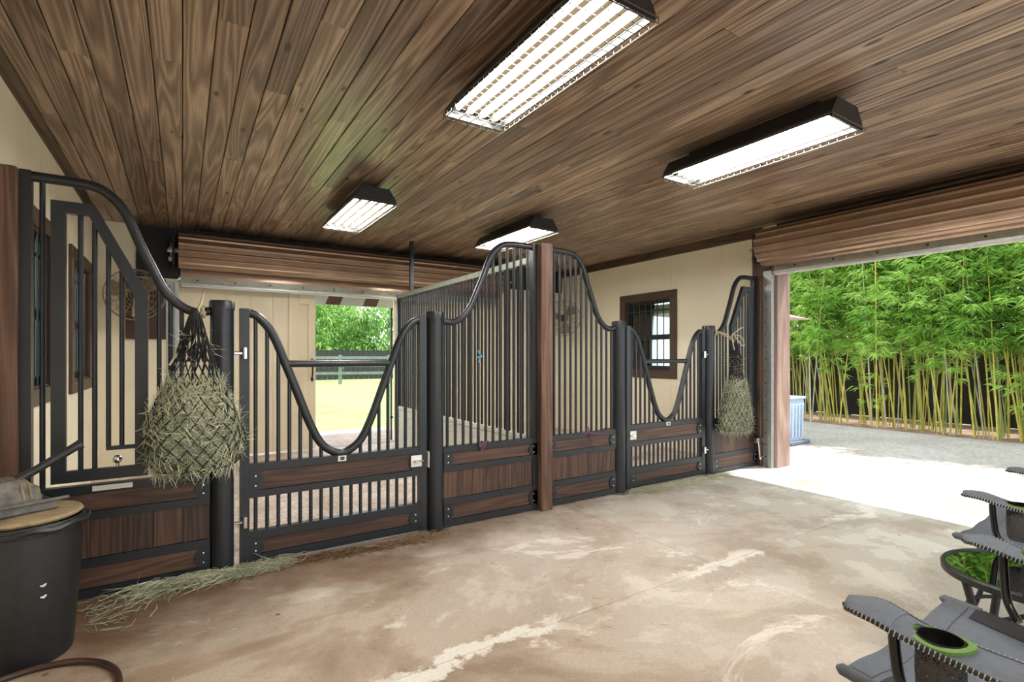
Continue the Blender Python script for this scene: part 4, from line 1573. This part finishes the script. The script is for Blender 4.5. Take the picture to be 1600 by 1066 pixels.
pr = [(-0.128, 0.0), (-0.122, 0.125), (0.02, 0.142), (0.085, 0.10), (0.105, 0.0)]
n = len(pr)
vs = [(a, -0.062, z) for a, z in pr] + [(a, 0.062, z) for a, z in pr]
m.add(vs, [tuple(range(n)), tuple(range(2 * n - 1, n - 1, -1))] + [(i, n + i, n + (i + 1) % n, (i + 1) % n) for i in range(n)])
m.build('pan', M['scoop'], sc, False, True)
for a in (0.035, 0.06):
    MB().tube([(a, -0.063, 0.05), (a - 0.012, -0.063, 0.122), (a - 0.02, 0.0, 0.138), (a - 0.012, 0.063, 0.122)], 0.005, 6).build('band', M['lid_dust'], sc, True, True)
MB().tube([(0.03, 0, 0.130), (0.10, 0, 0.165), (0.24, 0.0, 0.245), (0.262, 0, 0.255)], [0.020, 0.018, 0.020, 0.024], 10).build('handle', M['plastic_black'], sc, True, True)
# hose on the floor
hp = [G(u_, v_, 0.014) for u_, v_ in ((-70, 1092), (0, 1063), (60, 1044), (115, 1034), (155, 1035), (180, 1047), (186, 1068), (176, 1095), (150, 1125))]
tag(MB().tube(smooth_path(hp, 6), 0.013, 10).build('hose', M['hose'], None, True), 'brown rubber hose curling on the floor before the black bucket', 'hose')
tag(MB().ball((G(102, 985).x, G(102, 985).y + 0.03, 0.045), 0.045, 12, 8, (0.7, 0.8, 1.0)).lathe([(0.02, 0.0), (0.03, 0.02)], 8, (G(102, 985).x, G(102, 985).y + 0.03, 0)).build('salt_lump', M['lid_dust'], None, True), 'pale lump on the floor tucked behind the foot of the bucket', 'lump')

# red thing standing in the right-hand stall
rx = Vector((4.75, 4.9, -0.004))
t = thing('red_bucket', rx, 'red bucket standing in the stall behind the gate before the window', 'bucket')
MB().lathe([(0.13, 0.0), (0.165, 0.36), (0.175, 0.37), (0.175, 0.39), (0.155, 0.39), (0.12, 0.02)], 24).build('body', M['red_item'], t, True, True)
MB().tube([(0.17 * math.cos(a), 0.05 * math.sin(a), 0.38 - 0.1 * math.sin(a)) for a in [math.pi * k / 12 for k in range(13)]], 0.004, 6).build('handle', M['galv'], t, True, True)

# ================================================================== CAMP CHAIRS AND TABLE
def camp_chair(loc, rz, label):
    """faces local +y; seat 0.45 m, arms 0.68 m, 0.96 m across"""
    root = thing('camp_chair', loc, label, 'chair', 'folding camp chairs', rz)

    def B(m, name, mat, sm=True, par=None):
        return m.build(name, mat, par or root, sm, True)
    SW = 0.385

    def seat(u_, v_):
        x = -SW + 2 * SW * u_
        y = 0.392 - 0.68 * v_
        sag = 0.055 * (1 - (2 * u_ - 1) ** 2) * (0.35 + 0.65 * math.sin(math.pi * min(1, v_ * 1.1)))
        return (x, y, 0.455 - 0.06 * v_ - sag + 0.004 * math.sin(17 * u_ + 5 * v_))
    so = B(MB().sheet(seat, 20, 18, 0.006), 'seat', M['fabric'])
    B(MB().sheet(lambda u_, v_: (seat(u_, 0.02 + .07 * v_)[0], seat(u_, 0.02 + .07 * v_)[1], seat(u_, 0.02 + .07 * v_)[2] + 0.003), 16, 2, 0.003), 'front_hem', M['fabric'], True, so)
    for s_ in (0, 1):
        B(MB().sheet(lambda u_, v_: tuple(Vector(seat(s_ + (0.10 if s_ == 0 else -0.10) * u_, 0.12 + .86 * v_)) + Vector((0, 0, 0.004))), 3, 14, 0.003), 'side_binding', M['fabric_dk'], True, so)

    def back(u_, v_):
        x = (-0.36 + 0.72 * u_) * (1 - 0.06 * v_)
        y = -0.29 - 0.20 * v_ - 0.06 * (1 - (2 * u_ - 1) ** 2)
        return (x, y, 0.40 + 0.58 * v_)
    bo = B(MB().sheet(back, 14, 14, 0.006), 'backrest', M['fabric'])
    B(MB().tube([back(i / 14, 1.0) for i in range(15)], 0.008, 6), 'back_binding', M['fabric_dk'], True, bo)
    for s_ in (-1, 1):
        ax = s_ * 0.45

        def hwid(t):          # half width of the arm along its length: round leading end, waist, wide round the cup holder
            if t < 0.10:
                return 0.024 + 0.044 * math.sqrt(max(0.0, 1 - ((0.10 - t) / 0.10) ** 2))
            return 0.066 - 0.008 * math.sin(math.pi * min(1, (t - .12) / .35)) if t < .47 else 0.066

        def arm(u_, v_):
            y = 0.36 - 0.70 * v_
            sag = 0.028 * math.sin(math.pi * min(1, max(0, (v_ - .05) / .95)))
            z = 0.685 - sag + 0.010 * math.exp(-((v_ - .10) / .08) ** 2) - 0.012 * abs(2 * u_ - 1) ** 2
            return (ax + hwid(v_) * (2 * u_ - 1), y, z)
        # arm pad with a round opening for the cup
        cv, cr = 0.29, 0.048
        ccy = 0.36 - 0.70 * cv
        ccz = arm(.5, cv)[2]
        m = MB()
        nu, nv = 12, 56
        m.grid(arm, nu, nv)
        keep = []
        for f in m.f:
            cx_ = sum(m.v[i][0] for i in f) / 4 - ax
            cy_ = sum(m.v[i][1] for i in f) / 4 - ccy
            if cx_ ** 2 + cy_ ** 2 > (cr + .002) ** 2:
                keep.append(f)
        nvv = len(m.v)
        m.v += [(x, y, z - 0.008) for x, y, z in m.v]
        m.f = keep + [tuple(i + nvv for i in reversed(f)) for f in keep]
        ao = B(m, 'armrest', M['fabric'])
        ring = MB()
        for k in range(28):
            a = 2 * math.pi * k / 28
            for rr_, dz in ((cr - 0.002, 0.003), (cr + 0.012, 0.004), (cr + 0.012, -0.01), (cr - 0.002, -0.012)):
                ring.v.append((ax + rr_ * math.cos(a), ccy + rr_ * 1.12 * math.sin(a), ccz + dz - 0.012 * (rr_ * math.cos(a) / 0.066) ** 2))
        for k in range(28):
            k2 = (k + 1) % 28
            for q in range(4):
                q2 = (q + 1) % 4
                ring.f.append((k * 4 + q, k2 * 4 + q, k2 * 4 + q2, k * 4 + q2))
        B(ring, 'cup_ring', M['green_ring'], True, ao)
        B(MB().lathe([(cr - .001, -0.05), (cr - .001, 0.001), (cr - 0.004, 0.001), (cr - 0.004, -0.05)], 24, (ax, ccy, ccz), False, False), 'cup_sleeve', M['frame_black'], True, ao)
        B(MB().lathe([(0.040, -0.165), (0.047, -0.15), (0.050, -0.09), (cr + .001, -0.03), (cr, -0.008)], 24, (ax, ccy, ccz), True, False), 'cup_pocket', M['meshbag'], True, ao)
        # bound edge with pale stitches
        for e in (0, 1):
            pts = [Vector(arm(e, i / 40)) + Vector((0, 0, -0.004)) for i in range(41)]
            B(MB().tube(pts, 0.0065, 6), 'edge_binding', M['fabric_dk'], True, ao)
            st = MB()
            for i in range(70):
                v0 = i / 70
                a = Vector(arm(e, v0))
                d_ = Vector(((1 if e else -1) * 0.006, 0, 0))
                st.tube([a + d_ + Vector((0, 0, -0.010)), a + d_ * .6 + Vector((0, -0.003, 0.004))], 0.0017, 4)
            tag(B(st, 'stitching', M['stitch'], False, ao), kind='stuff')
        B(MB().sheet(lambda u_, v_: (ax + hwid(v_ * .17) * .97 * (2 * u_ - 1), arm(u_, v_ * .17)[1], arm(u_, v_ * .17)[2] + 0.0025), 6, 10, 0.002), 'end_patch', M['fabric'], True, ao)
        # front leg / arm post
        B(MB().tube(smooth_path([(ax, 0.255, 0.668), (ax - s_ * 0.004, 0.252, 0.58), (ax - s_ * 0.018, 0.240, 0.49), (ax - s_ * 0.050, 0.205, 0.44)], 5), 0.0135, 10), 'arm_post', M['frame_black'])
        # seat rail with blue corner pocket at its tip
        B(MB().tube([(s_ * 0.392, 0.39, 0.440), (s_ * 0.392, 0.10, 0.415), (s_ * 0.385, -0.31, 0.385)], 0.0125, 10), 'seat_rail', M['frame_black'])
        B(MB().tube([(s_ * 0.392, 0.418, 0.443), (s_ * 0.392, 0.405, 0.442), (s_ * 0.392, 0.30, 0.433)], [0.006, 0.017, 0.0185], 10), 'corner_pocket', M['fabric'])
        # crossing legs
        B(MB().tube([(s_ * 0.40, 0.33, 0.43), (-s_ * 0.36, 0.34 + s_ * 0.02, 0.02)], 0.0115, 8), 'leg', M['frame_black'])
        B(MB().tube([(s_ * 0.39, -0.30, 0.40), (-s_ * 0.36, -0.32 + s_ * 0.02, 0.02)], 0.0115, 8), 'leg', M['frame_black'])
        B(MB().tube([(s_ * 0.41, 0.30 + s_ * .0, 0.43), (s_ * 0.425, -0.34, 0.02)], 0.0115, 8), 'leg', M['frame_black'])
        B(MB().tube([(s_ * 0.415, -0.28, 0.42), (s_ * 0.43, 0.34, 0.02)], 0.0115, 8), 'leg', M['frame_black'])
        B(MB().tube([(s_ * 0.40, -0.30, 0.40), (s_ * 0.40, -0.37, 0.68), (s_ * 0.35, -0.50, 1.0)], 0.0125, 10), 'back_post', M['frame_black'])
        for yy_ in (-0.33, 0.34):
            B(MB().lathe([(0.026, 0.0), (0.028, 0.008), (0.016, 0.035)], 12, (s_ * 0.40, yy_, 0)), 'foot', M['plastic_black'])
    return root


ca_ = camp_chair((2.0, 0.32, 0), R(0), 'grey-blue folding camp chair with green-rimmed cup holder, near side of the glass table')
cb_ = copy_tree(ca_)
cb_.location = (3.71, 0.57, 0)
cb_.rotation_euler = (0, 0, R(3))
cb_['label'] = 'grey-blue folding camp chair on the far side of the glass table, towards the driveway'
TC = Vector((2.985, 0.615, 0))
tb = thing('side_table', TC, 'small round side table with dark rim and clear glass top between the camp chairs', 'table')
TR = 0.29
MB().lathe([(TR - 0.012, 0.402), (TR, 0.405), (TR + 0.002, 0.430), (TR - 0.004, 0.438), (TR - 0.016, 0.438), (TR - 0.018, 0.402)], 48, (0, 0, 0), False, False).build('rim', M['plastic_black'], tb, True, True)
MB().lathe([(TR - 0.017, 0.426), (TR - 0.017, 0.432)], 48).build('glass_top', M['tableglass'], tb, True, True)
for k in range(4):
    a = math.pi / 4 + k * math.pi / 2
    MB().tube([(0.24 * math.cos(a), 0.24 * math.sin(a), 0.407), (0.20 * math.cos(a), 0.20 * math.sin(a), 0.25), (0.25 * math.cos(a), 0.25 * math.sin(a), 0.0)], 0.016, 10).build('leg', M['plastic_black'], tb, True, True)
MB().tube([(0.20 * math.cos(2 * math.pi * k / 24), 0.20 * math.sin(2 * math.pi * k / 24), 0.25) for k in range(24)], 0.008, 6, closed=True).build('brace_ring', M['plastic_black'], tb, True, True)

# ================================================================== DRIVEWAY SIDE
# pale blue bin just outside the jamb
bx0 = G(1241, 694)
bn = thing('wheeled_bin', (bx0.x + 0.12, bx0.y + 0.25, -0.02), 'pale blue-grey plastic bin standing outside beyond the door jamb', 'bin')
b_ = MB()
for i, (w_, z_) in enumerate(((0.21, 0.06), (0.225, 0.35), (0.235, 0.62), (0.225, 0.70))):
    for (sx, sy) in ((-1, -.86), (-.86, -1), (.86, -1), (1, -.86), (1, .86), (.86, 1), (-.86, 1), (-1, .86)):
        b_.v.append((sx * w_, sy * w_, z_))
for i in range(3):
    for k in range(8):
        k2 = (k + 1) % 8
        b_.f.append((i * 8 + k, i * 8 + k2, i * 8 + 8 + k2, i * 8 + 8 + k))
b_.f.append(tuple(range(7, -1, -1)))
b_.f.append(tuple(range(24, 32)))
b_.build('body', M['bin'], bn, False, True)
for k in range(4):
    MB().box(-0.16 + k * 0.09, -0.12 + k * 0.09, -0.245, -0.22, 0.12, 0.62).build('rib', M['bin'], bn, False, True)
MB().cbox(-0.27, 0.29, -0.29, 0.26, 0.0, 0.06, 0.012).build('base', M['bin_dk'], bn, False, True)
MB().cbox(-0.24, 0.24, -0.25, 0.24, 0.70, 0.74, 0.012).build('lid', M['bin'], bn, False, True)
# pale eave of the barn's outer corner
ey = 4.6
ex = XF(1249, ey)
rf = MB().prism([(XRO, 2.02), (ex, 1.96), (XRO + 0.005, 2.16)], 'y', ey - 0.2, ey + 1.2)
e_ = ex
tag(rf.build('window_hood', M['roofpale']), 'pale sloping hood on the outer wall just past the door jamb', 'hood')

# black board fence behind the bamboo
FX = 13.05
fe = thing('board_fence', (FX, 4.0, 0), 'black close-boarded fence behind the bamboo hedge', 'fence')
fb_me = MB().cbox(-0.012, 0.012, -0.0973, 0.0973, 0, 1.82, 0.003).mesh('fence_board', M['fence_black'])
rg = random.Random(5)
yy = -3.0
while yy < 9.0:
    place('fence_board', fb_me, fe, (rg.uniform(-.004, .004), yy - 4.0, -0.012 + rg.uniform(-.02, .02)))
    yy += 0.195
for zz in (0.4, 1.5):
    MB().box(FX + 0.012, FX + 0.06, -3.1, 9.0, zz, zz + 0.09).build('fence_rail', M['fence_black'], fe)

# bamboo: canes with nodes, leafy side shoots
def leaf(m, p, d, ln, wd, rg_):
    d = d.normalized()
    up = Vector((0, 0, 1))
    s_ = d.cross(up)
    if s_.length < 1e-3:
        s_ = Vector((1, 0, 0))
    s_.normalize()
    s_ = (s_ + Vector((0, 0, rg_.uniform(-.5, .5)))).normalized()
    mid = p + d * ln * 0.40 + Vector((0, 0, 0.03 * ln))
    tip = p + d * ln + Vector((0, 0, -0.22 * ln))
    b = len(m.v)
    m.v += [tuple(p), tuple(mid + s_ * wd), tuple(tip), tuple(mid - s_ * wd)]
    m.f += [(b, b + 1, b + 2), (b, b + 2, b + 3)]


def foliage_mesh(seed, zlo, zhi, ncl, rmax):
    rg_ = random.Random(seed)
    m = MB()
    for c in range(ncl):
        z = zlo + (zhi - zlo) * rg_.random() ** 0.85
        a = rg_.uniform(0, 2 * math.pi)
        r_ = rmax * (0.15 + 0.85 * rg_.random()) * (0.55 + 0.45 * min(1, (z - zlo) / 1.2))
        out = Vector((math.cos(a), math.sin(a), 0))
        c0 = Vector((0, 0, z - 0.25 * r_))
        tip = out * r_ + Vector((0, 0, z + rg_.uniform(-.05, .12)))
        m.tube([c0, (c0 + tip) * .5 + Vector((0, 0, .04)), tip], 0.0028, 3, False)
        for k in range(rg_.randint(9, 14)):
            q = c0.lerp(tip, rg_.uniform(.55, 1.05))
            aa = a + rg_.uniform(-1.5, 1.5)
            d = Vector((math.cos(aa), math.sin(aa), rg_.uniform(-.75, .35)))
            leaf(m, q, d, rg_.uniform(0.11, 0.21), rg_.uniform(0.008, 0.0135), rg_)
    return m.mesh('foliage', M['bam_leaf'])


fol = [foliage_mesh(100 + i, 1.55, 5.9, 100, 0.62) for i in range(6)] + [foliage_mesh(120 + i, 0.9, 4.6, 62, 0.55) for i in range(2)] + [foliage_mesh(130, 0.45, 4.6, 60, 0.5)]
canes = []
for i in range(14):
    rg = random.Random(200 + i)
    hgt = rg.uniform(5.0, 6.2)
    lx, ly = rg.uniform(-.5, .5), rg.uniform(-.7, .7)
    r0 = rg.uniform(0.009, 0.019)
    m = MB()
    pts, rad = [], []
    z = 0.0
    while z < hgt:
        for dz, k in ((0.0, 1.2), (0.012, 1.0), (0.20, 1.0)):
            t = (z + dz) / hgt
            pts.append(Vector((lx * t + 0.25 * lx * t * t, ly * t + 0.3 * ly * t * t, z + dz)))
            rad.append(r0 * (1 - 0.75 * min(1, t)) * k)
        z += 0.215
    m.tube(pts, rad, 6)
    canes.append(([m.mesh('cane', cm, True) for cm in CANE], lx, ly, hgt, r0 > 0.0145, r0))
rg = random.Random(77)
stood = []


def cane_line(px, py, lx, ly, hgt, rz, sc_):
    c_, s_ = math.cos(rz), math.sin(rz)
    out = []
    for i in range(33):
        t = (i * 0.2 / sc_) / hgt
        x_, y_ = sc_ * (lx * t + .25 * lx * t * t), sc_ * (ly * t + .3 * ly * t * t)
        out.append((px + c_ * x_ - s_ * y_, py + s_ * x_ + c_ * y_))
    return out


def clear_of_others(line, rad):
    for l2, r2 in stood:
        if abs(l2[0][0] - line[0][0]) > 2.2 or abs(l2[0][1] - line[0][1]) > 2.2:
            continue
        need = (rad + r2) * 1.25 + 0.003
        for i in range(32):
            ax, ay = line[i][0] - l2[i][0], line[i][1] - l2[i][1]
            bx_, by_ = line[i + 1][0] - l2[i + 1][0], line[i + 1][1] - l2[i + 1][1]
            dx, dy = bx_ - ax, by_ - ay
            q = dx * dx + dy * dy
            t = 0 if q < 1e-12 else max(0, min(1, -(ax * dx + ay * dy) / q))
            if (ax + dx * t) ** 2 + (ay + dy * t) ** 2 < need * need:
                return False
    return True


clumps = [(11.45 + rg.uniform(-.15, .35), -1.2 + 0.44 * k + rg.uniform(-.10, .10)) for k in range(23)]
nc = 0
BL = ['yellow', 'green', 'dry pale']
for ci, (cx, cy) in enumerate(clumps):
    for j in range(13):
        for attempt in range(400):
            a = rg.uniform(0, 6.28)
            r_ = (0.33 + 0.0006 * attempt) * math.sqrt(rg.random())
            px, py = cx + r_ * math.cos(a), cy + r_ * math.sin(a)
            mes, lx, ly, hgt, thick, r0 = canes[rg.randrange(14)]
            rz_, sc_ = rg.uniform(0, 6.28), rg.uniform(0.85, 1.1)
            ln_ = cane_line(px, py, lx, ly, hgt, rz_, sc_)
            if max(p[0] for p in ln_[:11]) < FX - 0.3 and clear_of_others(ln_, r0 * sc_):
                break
        else:
            print('NO ROOM for a cane in clump', ci)
        stood.append((ln_, r0 * sc_))
        kc = rg.choice((0, 0, 0, 1, 1, 2))
        fi = min(8, int(abs(rg.gauss(0, 3.9))))
        lab = '%s %s bamboo cane %s in the hedge before the black fence' % ('thick' if thick else 'slender', BL[kc],
              'leafy only high up' if fi < 6 else ('leafy from waist height' if fi < 8 else 'leafy down low'))
        o = thing('bamboo', (px, py, -0.012), lab, 'bamboo', 'bamboo canes of the hedge by the driveway', rz_)
        cn = place('cane', mes[kc], o, (0, 0, 0), None, (sc_, sc_, sc_))
        q = place('foliage', fol[fi], o, (lx * .45, ly * .45, 0), (0, 0, rg.uniform(0, 6.28)), (sc_, sc_, sc_))
        q['kind'] = 'stuff'
        nc += 1

# ================================================================== LAWN SIDE
# post and rail fence
rf_ = thing('rail_fence', (8.0, 26.0, 0), 'grey-green post and rail fence at the far side of the lawn', 'fence')
pA, pB = Vector((2.0, 27.0, 0)), Vector((18.0, 23.0, 0))
dv = (pB - pA)
for i in range(8):
    p = pA + dv * i / 7
    MB().box(p.x - 0.07, p.x + 0.07, p.y - 0.07, p.y + 0.07, 0 - 0.03, 1.42).build('post', M['fence_grey'], rf_)
nd = Vector((-dv.y, dv.x, 0)).normalized() * 0.025
for zz in (0.45, 0.83, 1.22):
    for i in range(7):
        a, b = pA + dv * i / 7, pA + dv * (i + 1) / 7
        q = [a - nd * 4, b - nd * 4, b - nd * 2.6, a - nd * 2.6]
        MB().prism([(p.x, p.y) for p in q], 'z', zz, zz + 0.13).build('rail', M['fence_grey'], rf_)
bf = thing('board_fence', (8.0, 31.0, 0), 'dark board fence beyond the rail fence and the lawn', 'fence')
fb2 = MB().box(-0.145, 0.145, -0.015, 0.015, 0, 1.75).mesh('fence_board', M['fence_black'])
for i in range(90):
    place('fence_board', fb2, bf, (-13 + i * 0.30, (i * 0.30 - 13) * -0.06, -0.03))


def crown_mesh(seed, n, rx, rz, lsz):
    rg_ = random.Random(seed)
    m = MB()
    cen = [(Vector((rg_.uniform(-.75, .75) * rx, rg_.uniform(-.6, .6) * rx, rz * rg_.uniform(0.25, 1.7))), rg_.uniform(.28, .5) * rx) for _ in range(26)]
    for i in range(n):
        c, r_ = rg_.choice(cen)
        d = Vector((rg_.gauss(0, 1), rg_.gauss(0, 1), rg_.gauss(0, 1))).normalized()
        p = c + d * r_ * rg_.uniform(.7, 1.0)
        ld = (d + Vector((rg_.uniform(-.7, .7), rg_.uniform(-.7, .7), rg_.uniform(-.9, .3))))
        leaf(m, p, ld, lsz * rg_.uniform(.7, 1.4), lsz * 0.2, rg_)
    return m.mesh('crown', M['tree_leaf'])


crowns = [crown_mesh(300 + i, 5200, 2.3, 2.5, 0.34) for i in range(3)]
tlab = ['leafy green shrub tree behind the far board fence']
k = 0
for (tx, ty, s_) in ((-5.5, 37.0, 1.1), (-1.2, 36.6, 1.1), (2.9, 36.2, 1.05), (6.9, 35.8, 1.1), (10.6, 35.6, 1.05), (14.4, 35.2, 1.1), (18.6, 34.8, 1.05), (22.8, 34.5, 1.1), (10.5, 41.6, 1.5), (16.3, 41.6, 1.5), (4.7, 41.9, 1.5)):
    o = thing('yard_tree', (tx, ty, -0.03), 'leafy green tree standing behind the dark board fence across the lawn', 'tree', 'trees beyond the lawn', k * 1.3)
    q = place('crown', crowns[k % 3], o, (0, 0, 0.2), None, (s_ * 0.76, s_ * 0.76, s_))
    q['kind'] = 'stuff'
    MB().tube([(0, 0, 0), (0.1, 0.05, 1.4), (0.0, 0.2, 3.2)], [0.16, 0.12, 0.06], 8).build('trunk', M['trunk'], o, True, True)
    k += 1
